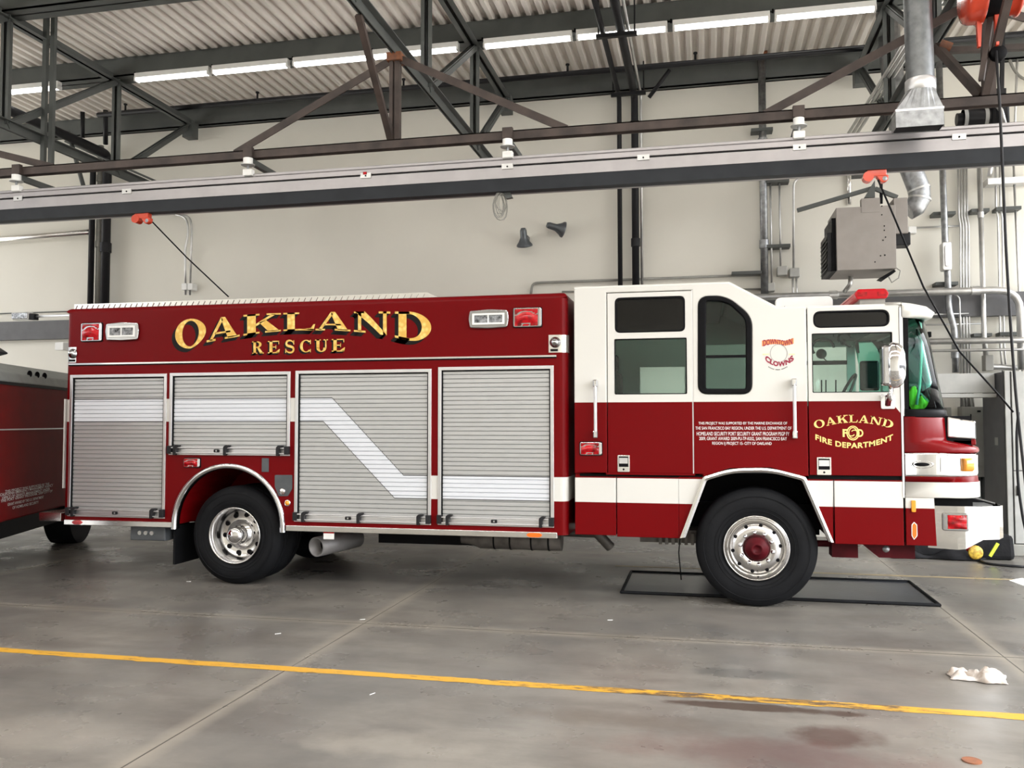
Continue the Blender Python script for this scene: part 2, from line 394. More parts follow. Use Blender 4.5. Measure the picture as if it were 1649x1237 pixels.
# corrugated deck
mb = MB(); prof = []; x = -17.0
while x < 9:
    prof += [(x, 7.0), (x+.055, 7.0), (x+.085, 7.06), (x+.140, 7.06)]; x += .17
mb.sheet([[(a, -14, b) for a, b in prof], [(a, WY+.2, b) for a, b in prof]], smooth=False)
struct(mb.build('ceiling', 'deck_metal', solid=.004))
# dark wall girder and the floor lines
struct(MB().box((-17, WY-.14, 3.115), (9, WY, 3.44)).build('trim_1', 'girder_grey'))
struct(MB().box((-17, WY-.03, 3.60), (-9.9, WY, 3.615)).build('trim_2', 'steel_grey'))
def ragged_line(name, mat, x0, x1, y, w_, wob):
    mb = MB(); a, b = [], []; x = x0; r = random.Random(5)
    while x <= x1:
        a.append((x, y-w_/2+r.uniform(-wob, wob), .0015)); b.append((x, y+w_/2+r.uniform(-wob, wob)*.6, .0015)); x += r.choice((.05, .09, .16))
    mb.sheet([a, b]); return struct(mb.build(name, mat))
ragged_line('trim_3', 'line_paint', -14, 6, -2.58, .10, .009)
ragged_line('trim_4', 'faint_line_paint', -1, 6, 2.05, .07, .004)
mb = MB(); p = [PZ(1625, 935), PZ(1660, 948), PZ(1672, 941), PZ(1646, 931)]; mb.add([(q.x, q.y, .002) for q in p]); mb.face([0,1,2,3]); struct(mb.build('trim_5', 'white_ink'))

# ================================================================== THE RESCUE TRUCK
TL = Vector((-2.2, 1.2, 0))
truck = thing('fire_truck', 'red and white heavy rescue fire truck with silver roll-up doors parked across the bay', 'fire truck', TL)
T = truck
ARC = (-4.705, .60); AR = .635
# ---- box body (rounded box, wheel arch and door recesses cut out of it)
import bmesh
bm = bmesh.new(); bmesh.ops.create_cube(bm, size=1)
for v in bm.verts: v.co = Vector((-3.94+v.co.x*5.42, 1.2+v.co.y*2.4, 1.735+v.co.z*2.27))
ed = [e for e in bm.edges if all(v.co.z > 2 for v in e.verts)]
bmesh.ops.bevel(bm, geom=ed, offset=.055, segments=5, affect='EDGES', profile=.5)
ed = [e for e in bm.edges if abs(e.verts[0].co.z-e.verts[1].co.z) > 1.5]
bmesh.ops.bevel(bm, geom=ed, offset=.07, segments=5, affect='EDGES', profile=.5)
me = bpy.data.meshes.new('b'); bm.to_mesh(me); bm.free()
body = bpy.data.objects.new('b', me); COL.objects.link(body)
DOORS = [(-6.565, .665, -5.405, 2.145), (-5.375, 1.325, -4.04, 2.150), (-3.965, .675, -2.565, 2.160), (-2.475, .680, -1.375, 2.170)]
DOORS = [(-6.575, .660, -5.420, 2.155), (-5.385, 1.315, -4.030, 2.160), (-3.975, .665, -2.553, 2.165), (-2.485, .670, -1.358, 2.180)]
cb = MB()
pl = [(ARC[0]+.60*math.cos(a), ARC[1]+.60*math.sin(a)) for a in [math.pi*k/28 for k in range(29)]]
cb.prism([(ARC[0]+.60, .3)]+pl+[(ARC[0]-.60, .3)], -.3, .9)
for d in DOORS: cb.box((d[0]+.03, -.3, d[1]+.02), (d[2]-.03, .05, d[3]-.02))
ct = bpy.data.objects.new('k', cb.mesh('k')); COL.objects.link(ct)
md = body.modifiers.new('b', 'BOOLEAN'); md.object = ct; md.operation = 'DIFFERENCE'; md.solver = 'EXACT'
dg = bpy.context.evaluated_depsgraph_get(); me2 = bpy.data.meshes.new_from_object(body.evaluated_get(dg))
bpy.data.objects.remove(body); bpy.data.objects.remove(ct)
me2.polygons.foreach_set('use_smooth', [False]*len(me2.polygons)); me2.materials.clear()
link('body_box', me2, 'livery_paint', T)
# seam trim under the sign board
MB().box((-6.60, -.012, 2.262), (-1.33, .0, 2.278)).build('seam_trim', 'chrome', T)
MB().box((-6.60, -.006, 2.250), (-1.33, .0, 2.262)).build('seam_shadow_gap', 'gasket', T)
# roof rail of tread plate
a, b = S(123, 490, .25), S(690, 472, .25)
rl = MB().box((a[0], .22, 2.86), (b[0], .26, 2.945))
for k in range(60): rl.bar((a[0]+k*(b[0]-a[0])/60, .215, 2.87), (a[0]+(k+.5)*(b[0]-a[0])/60, .215, 2.935), .012, .006, up=(0, 1, 0))
rl.build('roof_rail', 'polished_aluminium', T)
MB().prism([(b[0], 2.86), (b[0]+.18, 2.86), (b[0], 2.945)], .22, .26).build('roof_rail_end', 'polished_aluminium', T)

# ---- roll-up doors
def shutter(d, clips, band=True):
    x0, z0, x1, z1 = d; fw = .032
    fr = plate('door_frame', ring_path(rect(x0, z0, x1, z1), rect(x0+fw, z0+.02, x1-fw, z1-fw)), -.014, .012, 'satin_aluminium', T, .003)
    mb = MB(); rows = []; z = z0+.06; n = int((z1-fw-z)/.0415); pitch = (z1-fw-z)/n
    for k in range(n):
        zz = z+k*pitch
        rows += [[(x0+fw+.012, .022, zz), (x1-fw-.012, .022, zz)], [(x0+fw+.012, .010, zz+.006), (x1-fw-.012, .010, zz+.006)], [(x0+fw+.012, .010, zz+pitch-.004), (x1-fw-.012, .010, zz+pitch-.004)], [(x0+fw+.012, .022, zz+pitch-.001), (x1-fw-.012, .022, zz+pitch-.001)]]
    mb.sheet(rows, smooth=False); sh = mb.build('roller_shutter', 'shutter_metal', T)
    g = MB()
    for xx in (x0+fw, x1-fw-.012): g.box((xx, -.002, z0+.02), (xx+.012, .03, z1-fw))
    g.box((x0+fw, .0, z1-fw-.012), (x1-fw, .03, z1-fw)); g.build('door_seal', 'gasket', fr)
    MB().box((x0+fw+.012, .004, z0+.012), (x1-fw-.012, .03, z0+.062)).build('bottom_rail', 'satin_aluminium', sh, .003)
    bt = MB(); bt.cyl((x0+.01, -.035, z0+.075), (x1-.01, -.035, z0+.075), .007, n=8); bt.cyl((x0+.01, -.035, z0+.022), (x1-.01, -.035, z0+.022), .006, n=8)
    lb = bt.build('lift_bar', 'satin_aluminium', T)
    for c in clips:
        cx = x0+(x1-x0)*c
        MB().prism(rounded([(cx-.035, z0+.0), (cx-.035, z0+.085), (cx-.01, z0+.105), (cx+.03, z0+.10), (cx-.005, z0+.06), (cx-.005, z0)], .012), -.05, .004).build('bar_clip', 'black_plastic', lb)
    for cx in (x0+.022, x1-.022): MB().box((cx-.024, -.045, z0+.012), (cx+.024, .0, z0+.095)).build('bar_end', 'black_plastic', lb, .004)
    lx = x0+(x1-x0)*(.40 if len(clips) > 2 else .49)
    lk = plate('lock', [rrect(lx-.03, z0+.028, lx+.03, z0+.06, .01)], -.006, .01, 'black_plastic', sh)
    plate('lock_barrel', [rrect(lx-.008, z0+.036, lx+.008, z0+.052, .006)], -.009, -.004, 'conduit_metal', sh)
shutter(DOORS[0], (.09, .90)); shutter(DOORS[1], (.08, .50, .93)); shutter(DOORS[2], (.09, .50, .93)); shutter(DOORS[3], (.11, .91))

# ---- lamps on the body
def red_lamp(u0, v0, u1, v1, y=0.0, strip=1):
    p = prect(u0, v0, u1, v1, y); x0, z0 = p[0]; x1, z1 = p[2]; r = min(.02, (z1-z0)*.2)
    bz = plate('marker_bezel', [rrect(x0, z0, x1, z1, r)], y-.02, y+.002, 'dark_chrome', T, .006)
    plate('marker_gasket', [rrect(x0-.006, z0-.006, x1+.006, z1+.006, r)], y-.004, y+.002, 'gasket', bz)
    MB().box((x1-.022, y-.023, z0+.012), (x1-.008, y-.018, z1-.012)).build('bezel_highlight_strip', 'chrome', bz)
    e = (z1-z0)*.06; xr = x1-(x1-x0)*.13
    mb = MB(); n = 12; rows = []
    for i in range(n+1):
        q = i/n; zz = z0+e+(z1-z0-2*e)*q; row = []
        for k in range(n+1):
            s_ = k/n; h = math.sin(math.pi*q)*math.sin(math.pi*s_)
            h2 = .008*math.sqrt(max(h, 0)) + .006*math.cos((q-.5)*9+(s_-.5)**2*10)*min(1, h*3)
            row.append((x0+e*1.4+(xr-x0-e*1.4)*s_, y-.02-h2, zz))
        rows.append(row)
    mb.sheet(rows); mb.build('lens', 'red_lens', bz)
for a in ((132, 520.5, 165.5, 550), (827, 496, 872.5, 527), (297, 738, 323, 752.5), (934, 712, 969.5, 733)): red_lamp(*a)
def scene_lamp(u0, v0, u1, v1):
    p = prect(u0, v0, u1, v1); x0, z0 = p[0]; x1, z1 = p[2]; w_, h = x1-x0, z1-z0; cx = (x0+x1)/2
    o = rounded([(x0+.015, z0), (cx, z0-.008), (x1-.015, z0), (x1, (z0+z1)/2), (x1-.012, z1), (cx, z1+.012), (x0+.012, z1), (x0, (z0+z1)/2)], .02)
    bz = plate('scene_lamp_housing', [o], -.03, .002, 'dark_chrome', T, .008)
    i0 = rect(x0+w_*.1, z0+h*.17, x1-w_*.1, z1-h*.17); i1 = rect(x0+w_*.15, z0+h*.28, x1-w_*.15, z1-h*.28)
    plate('lamp_trim', ring_path(i0, i1), -.042, -.028, 'white_plastic', bz, .002)
    le = MB()
    for k in range(10):
        za = i1[0][1]+(i1[2][1]-i1[0][1])*k/10; zb = i1[0][1]+(i1[2][1]-i1[0][1])*(k+1)/10
        le.sheet([[(i1[0][0], -.033, za), (cx, -.033, za), (i1[1][0], -.033, za)], [(i1[0][0], -.038, (za+zb)/2), (cx, -.038, (za+zb)/2), (i1[1][0], -.038, (za+zb)/2)], [(i1[0][0], -.033, zb), (cx, -.033, zb), (i1[1][0], -.033, zb)]], False)
    le.build('lens', 'clear_lens', bz)
    MB().box((cx-.006, -.042, i1[0][1]), (cx+.006, -.03, i1[2][1])).build('bulb_bar', 'white_plastic', bz)
scene_lamp(172, 521, 226, 548); scene_lamp(755.5, 500.5, 820, 528)
# corner lamp plates
def corner_lamp(x0, x1, zc, wrap):
    mb = MB(); mb.box((x0, -.006, zc-.083), (x1, .0, zc+.083)); 
    xe = x1 if wrap > 0 else x0
    c_ = (xe, .078); pts = []
    for k in range(7):
        a = -math.pi/2+wrap*math.pi/2*k/6; pts.append((c_[0]+.078*math.cos(a), c_[1]+.078*math.sin(a)))
    mb.sheet([[(p_[0], p_[1], zc-.083) for p_ in pts], [(p_[0], p_[1], zc+.083) for p_ in pts]])
    pl_ = mb.build('corner_plate', 'polished_aluminium', T)
    cx = (x0+x1)/2 if wrap > 0 else x0+.02
    b = MB(); b.lathe((cx+.01, -.006, zc+.012), [(.001, -.05), (.025, -.045), (.038, -.03), (.045, -.012), (.052, -.008), (.052, 0)], n=24)
    b.build('corner_lens', 'dark_chrome', pl_); MB().box((cx-.035, -.012, zc-.072), (cx+.035, -.004, zc-.050)).build('lamp_nameplate', 'gasket', pl_)
corner_lamp(-1.405, -1.30, 2.385, 1); corner_lamp(-6.58, -6.51, 2.37, -1)
# rub rail with reflectors
for xa, xb in ((-6.60, -5.315), (-4.055, -1.325)):
    MB().box((xa, -.03, .572), (xb, .02, .628)).build('rub_rail', 'polished_aluminium', T, .005)
plate('reflector', [rounded([(-6.50, .60), (-6.47, .622), (-6.40, .622), (-6.37, .60), (-6.40, .578), (-6.47, .578)], .01)], -.036, -.028, 'red_lens', T, label='red oval reflector at the rear')
plate('reflector', [rounded([(-1.62, .60), (-1.59, .62), (-1.49, .62), (-1.46, .60), (-1.49, .58), (-1.59, .58)], .02)], -.036, -.028, 'orange_reflector', T, label='orange oval reflector ahead of the doors')
# rear arch ring
mb = MB(); o, i_ = [], []
aa = [math.pi*k/40 for k in range(41)]
pts_o = [(ARC[0]+AR*math.cos(a), ARC[1]+AR*math.sin(a)) for a in aa]; pts_i = [(ARC[0]+.585*math.cos(a), ARC[1]+.585*math.sin(a)) for a in aa]
pts_o = [(ARC[0]+AR, .555)]+pts_o+[(ARC[0]-AR, .555)]; pts_i = [(ARC[0]+.585, .555)]+pts_i+[(ARC[0]-.585, .555)]
mid = [((a[0]+b[0])/2, (a[1]+b[1])/2) for a, b in zip(pts_o, pts_i)]
mb.sheet([[(p[0], .0, p[1]) for p in pts_o], [(p[0], -.022, p[1]) for p in pts_o], [(p[0], -.035, p[1]) for p in mid], [(p[0], -.026, p[1]) for p in pts_i], [(p[0], .06, p[1]) for p in pts_i]])
mb.build('wheel_arch_trim', 'chrome', T)
# fuel door, vent, amber marker
P_ = [S(443, 765), S(471, 765), S(471, 787), S(464, 799), S(449, 799), S(443, 784)]
fd = plate('fuel_panel', [rounded(P_, .012)], -.006, .004, 'grey_plate', T)
fx = (S(456, 791)[0], -.006, S(456, 791)[1]); MB().lathe(fx, [(.001, -.03), (.02, -.03), (.03, -.02), (.034, 0)], n=20).build('fuel_cap', 'polished_aluminium', fd)
plate('vent_plate', [prect(422, 738, 433, 760)], -.008, .002, 'grey_plate', T, .002)
p = S(463.5, 810); am = MB().lathe((p[0], 0, p[1]), [(.032, 0), (.032, -.012), (.024, -.014)], n=20).build('marker_bezel', 'polished_aluminium', T); MB().lathe((p[0], 0, p[1]), [(.001, -.03), (.018, -.026), (.024, -.014)], n=20).build('lens', 'amber_lens', am)
# rear step, strip at rear corner, mud flap, step box, tail pipe, label
MB().box((-6.93, .0, .60), (-6.66, 2.4, .69)).build('rear_step', 'polished_aluminium', T, .006)
MB().box((-6.668, .02, .95), (-6.655, .05, 1.9)).build('rear_corner_strip', 'silver_ink', T)
MB().box((-5.40, .12, .17), (-5.375, .85, .57)).build('mud_flap', 'rubber', T)
st = MB().box((-5.86, .05, .42), (-5.45, .5, .57)).build('step_box', 'grey_plate', T, .01)
for k in range(3): MB().cyl((-5.74+k*.07, .05, .50), (-5.74+k*.07, .035, .50), .022, n=10).build('step_box_bolt', 'conduit_metal', st)
c0, c1 = PY(509, 881, .25), PY(575, 866, .85)
d_ = (c1-c0).normalized(); tp = MB(); tp.cyl(c0, c1, .095, n=28, caps=False); tp.build('tail_pipe', 'grey_pipe', T, solid=.012)
MB().cyl(c0+d_*.15, c1, .08, n=20).build('tail_pipe_core', 'gasket', T)
plate('warning_tag', [prect(521, 857.5, 538, 868.5, -.01)], -.012, -.006, 'white_plastic', T); plate('warning_tag_stripe', [prect(521, 856, 538, 859, -.014)], -.016, -.012, 'red_lens', T)
a, b = PY(775, 874, .35), PY(905, 873, .35)
mf = MB().cyl((a.x, .35, .50), (b.x, .35, .50), .095, n=28).build('muffler', 'dark_muffler', T)
for f_ in (.18, .38, .64, .85): x = a.x+(b.x-a.x)*f_; MB().cyl((x-.008, .35, .50), (x+.008, .35, .50), .10, n=28).build('muffler_band', 'gasket', mf)
MB().lathe((a.x-.1, .35, .50), [(.05, -.1), (.06, 0), (.095, .1)], 'X', 24).build('muffler_cone', 'dark_muffler', mf)
# chassis
fr = MB()
for y in (.80, 1.55): fr.box((-6.5, y, .62), (1.75, y+.09, .86))
fr.box((-3.3, .55, .40), (-2.2, .78, .62)); fr.box((-3.3, 1.7, .38), (-1.4, 2.25, .62)); fr.box((-6.3, 1.7, .42), (-5.5, 2.25, .62)); fr.box((-.9, 1.65, .42), (-.2, 2.2, .62))
for x in (-6.2, -4.0, -2.6, -1.5, 0.1, 1.4): fr.box((x, .85, .66), (x+.12, 1.6, .80))
fr.build('chassis_frame', 'gasket', T)
ax = MB(); ax.cyl((-4.65, .3, .51), (-4.65, 2.1, .51), .09, n=14); ax.lathe((-4.65, 1.2, .51), [(.05, -.3), (.2, -.12), (.24, 0), (.2, .12), (.05, .3)], n=20); ax.build('axle', 'gasket', T)
MB().cyl((.46, .3, .46), (.46, 2.1, .46), .07, n=14).build('axle', 'gasket', T)
un = MB(); un.box((-3.4, .5, .50), (-2.6, .8, .60)); un.box((-.6, .45, .5), (.0, .8, .62)); un.cyl((-1.05, .5, .60), (-.9, .6, .42), .05, n=10); un.cyl((-3.2, .8, .55), (-1.0, .8, .52), .04, n=8)
for k in range(9): un.box((-.42+k*.06, .40, .49), (-.39+k*.06, .46, .60))
un.build('underbody_gear', 'dark_muffler', T)
hg = MB().tube([PY(1095, 868, .3), PY(1093, 890, .3), PY(1097, 934, .3)], .006, 6).build('hanging_wire', 'gasket', T)
# red frame parts ahead of the front wheel
rb = MB(); rb.box((1.12, .25, .44), (1.34, .45, .62)); rb.prism([(1.33, .60), (1.50, .46), (1.62, .46), (1.62, .60)], .18, .26); rb.box((1.60, .20, .455), (1.80, .5, .60)); rb.cyl((.85, .4, .54), (1.2, .4, .54), .03, n=10)
rb.build('front_frame_bracket', 'dark_red_paint', T)
MB().lathe((1.56, .18, .535), [(.001, -.012), (.02, -.01), (.03, 0)], n=14).build('bracket_bolt', 'galvanised', T)

# ---- wheels
def tyre_prof(ro, ri, y0, wd):
    return [(ri, y0+.03), (ri+.02, y0+.012), (ri+.05, y0+.002), (ri+.10, y0-.004), (ri+.15, y0), (ro-.055, y0+.012), (ro-.025, y0+.03), (ro-.006, y0+.055), (ro, y0+.085),
            (ro, y0+wd*.5-.02), (ro-.015, y0+wd*.5-.012), (ro-.015, y0+wd*.5+.012), (ro, y0+wd*.5+.02), (ro, y0+wd-.085), (ro-.025, y0+wd-.03), (ri+.1, y0+wd), (ri, y0+wd-.03), (ri, y0+.03)]
def wheel(cx, ro, y0, wd, kind, dual=False):
    cz = ro-.004; c = (cx, 0, cz); ri = .283
    mb = MB(); mb.lathe(c, tyre_prof(ro, ri, y0, wd), n=72)
    if dual: mb.lathe(c, tyre_prof(ro, ri, y0+wd+.04, wd), n=72)
    for rr in (ri+.045, ri+.075, ro-.075): mb.lathe(c, [(rr, y0-.0045), (rr+.003, y0-.009), (rr+.006, y0-.0045)], n=72)
    w_ = mb.build('wheel', 'rubber', T)
    if kind == 'front':
        pr = [(.288, y0+.035), (.291, y0+.0), (.283, y0-.010), (.276, y0-.006), (.268, y0+.035), (.245, y0+.055), (.236, y0+.048), (.225, y0+.02), (.205, y0-.005), (.170, y0-.018), (.105, y0-.022), (.104, y0-.02)]
        MB().lathe(c, pr, n=72).build('rim', 'rim_metal', w_)
        for k in range(10):
            a = 2*math.pi*(k+.2)/10; x, z = cx+.206*math.cos(a), cz+.206*math.sin(a)
            MB().cyl((x, y0-.010, z), (x, y0+.02, z), .0165, n=14).build('hand_hole', 'gasket', w_)
            a = 2*math.pi*(k+.7)/10; x, z = cx+.142*math.cos(a), cz+.142*math.sin(a)
            MB().lathe((x, y0-.018, z), [(.001, -.035), (.010, -.033), (.017, -.02), (.020, 0)], n=12).build('lug_nut', 'chrome', w_)
        MB().lathe(c, [(.103, y0-.01), (.103, y0-.045), (.092, y0-.06), (.06, y0-.065), (.056, y0-.09), (.035, y0-.095), (.033, y0-.08), (.001, y0-.08)], n=40).build('hub', 'dark_red_paint', w_)
        MB().cyl((cx+.01, y0-.012, cz-.255), (cx+.01, y0-.03, cz-.245), .007, n=8).build('valve', 'gasket', w_)
    else:
        pr = [(.286, y0+.03), (.289, y0-.002), (.280, y0-.010), (.272, y0+.0), (.262, y0+.02), (.252, y0+.06), (.246, y0+.10), (.250, y0+.14), (.240, y0+.165), (.150, y0+.170), (.13, y0+.165)]
        MB().lathe(c, pr, n=72).build('rim', 'rim_metal', w_)
        for k in range(10):
            a = 2*math.pi*(k+.15)/10; x, z = cx+.198*math.cos(a), cz+.198*math.sin(a)
            MB().cyl((x, y0+.155, z), (x, y0+.175, z), .024, n=14).build('hand_hole', 'gasket', w_)
        MB().lathe(c, [(.150, y0+.170), (.152, y0+.13), (.145, y0+.11), (.10, y0+.10), (.094, y0+.09), (.092, y0+.02), (.080, y0-.015), (.05, y0-.035), (.001, y0-.042)], n=48).build('hub', 'chrome', w_)
wheel(.457, .531, .06, .38, 'front'); wheel(-4.665, .502, .06, .26, 'rear', True)
for cx, ro, wd in ((.457, .531, .34), (-4.665, .502, .56)):
    c = (cx, 0, ro-.004); MB().lathe(c, tyre_prof(ro, .283, 2.34-wd, wd), n=48).build('wheel', 'rubber', T); MB().cyl((cx, 2.1, ro), (cx, 2.2, ro), .28, n=24).build('rim', 'grey_plate', T)

# ---- cab
ZT = 2.905
AO = [S(1095, 866), S(1132, 768), S(1175, 754.5), S(1240, 753), S(1297, 768), S(1342, 873)]     # outer line of the front arch
def arch_top(z): return [p for p in AO[1:5]]
W_r_up = prect(990, 478, 1103, 535, r=.05); W_r_lo = prect(989.5, 545, 1106, 635, r=.012)
W_mid_o = rounded([S(1124, 635), S(1211, 635), S(1211, 510), S(1178, 483), S(1160, 476.5), S(1124, 477)], [.09, .09, .10, .06, .05, .11], 7)
W_mid_i = rounded([S(1137, 626), S(1201, 626), S(1201, 514), S(1174, 489), S(1158, 485), S(1137, 485)], [.02, .02, .06, .04, .03, .03], 5)
W_f_up = rounded(prect(1309.5, 499.8, 1432.5, 527), .066, 8); W_f_lo = prect(1308, 536, 1437.5, 632, r=.01)
D1 = rect(-.862, 1.178, -.082, 2.850); D2 = [(.905, 1.178), (1.672, 1.178), (1.672, 2.668), (.905, 2.668)]
cz0 = 1.175
cab_out = [(-1.165, cz0), (AO[1][0], cz0), AO[1], AO[2], AO[3], AO[4], (AO[4][0], cz0), (.903, cz0), (.903, 2.664), (.66, 2.664), (.245, ZT), (-1.165, ZT)]
plate('cab_shell', [cab_out, D1[::-1], W_mid_o[::-1]], 0, .05, 'livery_paint', T, .010)
g = .007
def shrink(r_): return [(r_[0][0]+g, r_[0][1]+g), (r_[1][0]-g, r_[1][1]+g), (r_[2][0]-g, r_[2][1]-g), (r_[3][0]+g, r_[3][1]-g)]
rd = plate('rear_door', [shrink(D1), W_r_up[::-1], W_r_lo[::-1]], .002, .05, 'livery_paint', T, .004)
fdr = plate('front_door', [shrink(D2), W_f_up[::-1], W_f_lo[::-1]], .002, .05, 'livery_paint', T, .004)
MB().box((-.082-g, .004, 1.18), (-.078, .03, 2.85)).build('door_hinge', 'satin_aluminium', T)
MB().box((1.668, -.004, 1.0), (1.684, .03, 2.64)).build('door_hinge', 'satin_aluminium', T)
def fr_in(o_, w_):  # frame inside a hole
    cx = sum(p[0] for p in o_)/len(o_); cz = sum(p[1] for p in o_)/len(o_); x0 = min(p[0] for p in o_); x1 = max(p[0] for p in o_); z0 = min(p[1] for p in o_); z1 = max(p[1] for p in o_)
    sx = (x1-x0-2*w_)/(x1-x0); sz = (z1-z0-2*w_)/(z1-z0); mx, mz = (x0+x1)/2, (z0+z1)/2
    return [(mx+(p[0]-mx)*sx, mz+(p[1]-mz)*sz) for p in o_]
def window(o_, fw, par, gl, lbl=None):
    i_ = fr_in(o_, fw); f_ = plate('window_frame', ring_path(o_, i_), .0, .045, 'gasket', par, .003)
    MB().prism([(p[0], p[1]) for p in fr_in(o_, fw*.8)], .025, .030).build('window_pane', gl, f_, label=lbl)
window(W_r_up, .016, rd, 'dark_glass', 'dark tinted glass'); window(W_r_lo, .008, rd, 'window_glass'); window(W_f_up, .014, fdr, 'dark_glass', 'dark tinted glass'); window(W_f_lo, .006, fdr, 'window_glass')
fm = plate('window_frame', ring_path(W_mid_o, W_mid_i), -.012, .05, 'gasket', T, .012)
MB().prism(W_mid_i, .025, .030).build('window_pane', 'tint_glass', fm)
b_ = S(1169, 574); MB().box((W_mid_i[0][0], -.002, b_[1]-.012), (S(1201, 574)[0], .03, b_[1]+.012)).build('window_bar', 'gasket', fm)
# far side of the cab with its window openings
FW1 = rect(-.72, 1.88, -.20, 2.30); FW2 = rect(.0, 1.88, .50, 2.55); FW3 = rect(.98, 1.90, 1.60, 2.50)
plate('far_side_panel', [[(-1.165, .62), (-.05, .62), (-.05, 1.1), (1.0, 1.1), (1.0, .62), (1.69, .62), (1.69, 2.664), (.66, 2.664), (.245, ZT), (-1.165, ZT)], FW1[::-1], FW2[::-1], FW3[::-1]], 2.35, 2.40, 'livery_paint', T)
for w_ in (FW1, FW2, FW3): MB().prism(w_, 2.37, 2.375).build('window_pane', 'window_glass', T)
MB().box((.98, 2.34, 2.30), (1.60, 2.41, 2.345)).build('far_window_bar', 'gasket', T)
# roof, rear wall, floor and linings
rf = MB(); rp = [(-1.16, ZT), (.245, ZT), (.66, 2.664), (1.69, 2.664)]; rows = []
for p in rp: rows.append([(p[0], .012, p[1]-.004), (p[0], 2.388, p[1]-.004)])
rf.sheet(rows, False); rf.build('cab_roof', 'white_paint', T, solid=.03)
MB().box((-1.16, .02, .62), (-1.12, 2.38, 2.88)).build('cab_rear_wall', 'livery_paint', T)
it = MB(); it.box((-1.11, .06, 1.19), (1.70, 2.34, 1.24)); it.box((-1.11, .06, 2.80), (.2, 2.34, 2.84)); it.box((.68, .06, 2.56), (1.70, 2.34, 2.61))
it.box((-1.105, .06, 1.24), (-1.09, 2.34, 2.80)); it.box((.62, .3, 1.24), (.70, 2.1, 1.85)); it.box((.80, .052, 2.44), (1.66, .10, 2.60)); it.build('cab_lining', 'interior_trim', T)
ds = MB(); ds.prism([(1.28, 1.24), (1.28, 1.78), (1.40, 1.82), (1.62, 1.76), (1.66, 1.70), (1.66, 1.24)], .08, 2.30); ds.box((1.60, .10, 1.70), (1.98, 2.30, 1.74)); ds.build('dashboard', 'interior_trim', T, .03)
for y in (.62, 1.85):
    se = MB(); se.box((.72, y-.25, 1.24), (1.15, y+.25, 1.62)); so = se.build('seat', 'seat_fabric', T, .05)
    MB().prism(rounded([(.74, 1.55), (.64, 2.12), (.72, 2.20), (.80, 2.12), (.90, 1.55)], .05), y-.23, y+.23).build('backrest', 'seat_fabric', so, .04)
for y in (.5, 1.2, 1.9):
    se = MB().box((-.95, y-.22, 1.24), (-.5, y+.22, 1.62)).build('seat', 'seat_fabric', T, .05); MB().box((-1.05, y-.22, 1.6), (-.90, y+.22, 2.22)).build('backrest', 'seat_fabric', se, .05)
    MB().box((-1.02, y-.10, 2.22), (-.93, y+.10, 2.42)).build('headrest', 'seat_fabric', se, .04)
# passenger screen seen through the driver's window
sc_ = MB(); a = PY(1384, 622, 1.5); b = PY(1415, 581, 1.5); sc_.box((a.x, 1.45, a.z-.05), (b.x, 1.50, b.z)); sc_.build('computer_screen', 'black_plastic', T, .03)
sw = MB(); c_ = Vector((1.30, .55, 1.90)); pts = [c_+Vector((.10*math.sin(a)*.9, .21*math.cos(a), .19*math.sin(a))) for a in [2*math.pi*k/24 for k in range(24)]]
sw.tube(pts, .014, 8, closed=True); sw.bar(c_, c_+Vector((.12, 0, -.16)), .05, .05); sw.bar(pts[0], pts[12], .02, .02); sw.build('steering_wheel', 'black_plastic', T)
for u, v in ((1323, 612), (1330, 612), (1346, 612)):
    a, b = PY(u, v, .9), PY(u, v+20, .9); MB().cyl(a, b, .007, n=6).build('radio_antenna', 'black_plastic', T)
for u, v, s_ in ((1326, 560, 1.0), (1361, 545, .6)):
    q = PY(u, v, .8); hs = MB(); hs.tube([q+Vector((.10*s_*math.cos(a), .03, .09*s_*math.sin(a))) for a in [math.pi*k/10*1.2 for k in range(11)]], .012, 6); hs.lathe((q.x-.02, q.y, q.z-.06*s_), [(.001, -.04), (.045*s_, -.03), (.05*s_, 0), (.03*s_, .03), (.001, .04)], n=14)
    hs.tube([q+Vector((-.02, 0, -.08*s_)), q+Vector((.03, -.03, -.14*s_)), q+Vector((.10*s_, -.03, -.13*s_))], .006, 6); hs.tube([q+Vector((-.1, .03, .02)), q+Vector((-.12, .03, .2)), q+Vector((-.05, .03, .33))], .006, 6); hs.build('headset', 'black_plastic', T)
# lower skirts
zb = .595; zt = 1.148
def on_arch(p, q, z): f_ = (z-p[1])/(q[1]-p[1]); return (p[0]+(q[0]-p[0])*f_, z)
la, ra = lambda z: on_arch(AO[0], AO[1], z), lambda z: on_arch(AO[5], AO[4], z)
for lp in (rect(-1.162, .612, -.783, zt), rect(-.775, .602, -.218, zt), [(-.21, .602), (la(.602)[0], .602), la(zt), (-.21, zt)], [(ra(.598)[0], .598), (1.105, .598), (1.105, zt), ra(zt)], rect(1.113, .592, 1.672, zt)):
    plate('skirt_panel', [lp], .0, .04, 'livery_paint', T, .006)
MB().box((-1.15, .03, 1.10), (AO[1][0]-.01, .06, 1.2)).build('skirt_gap_liner', 'gasket', T); MB().box((AO[4][0]+.03, .03, 1.10), (1.69, .06, 1.2)).build('skirt_gap_liner', 'gasket', T)
MB().box((-1.15, .035, .62), (la(.7)[0]-.03, .05, 1.1)).build('skirt_liner', 'gasket', T); MB().box((1.08, .035, .62), (1.69, .05, 1.1)).build('skirt_liner', 'gasket', T)
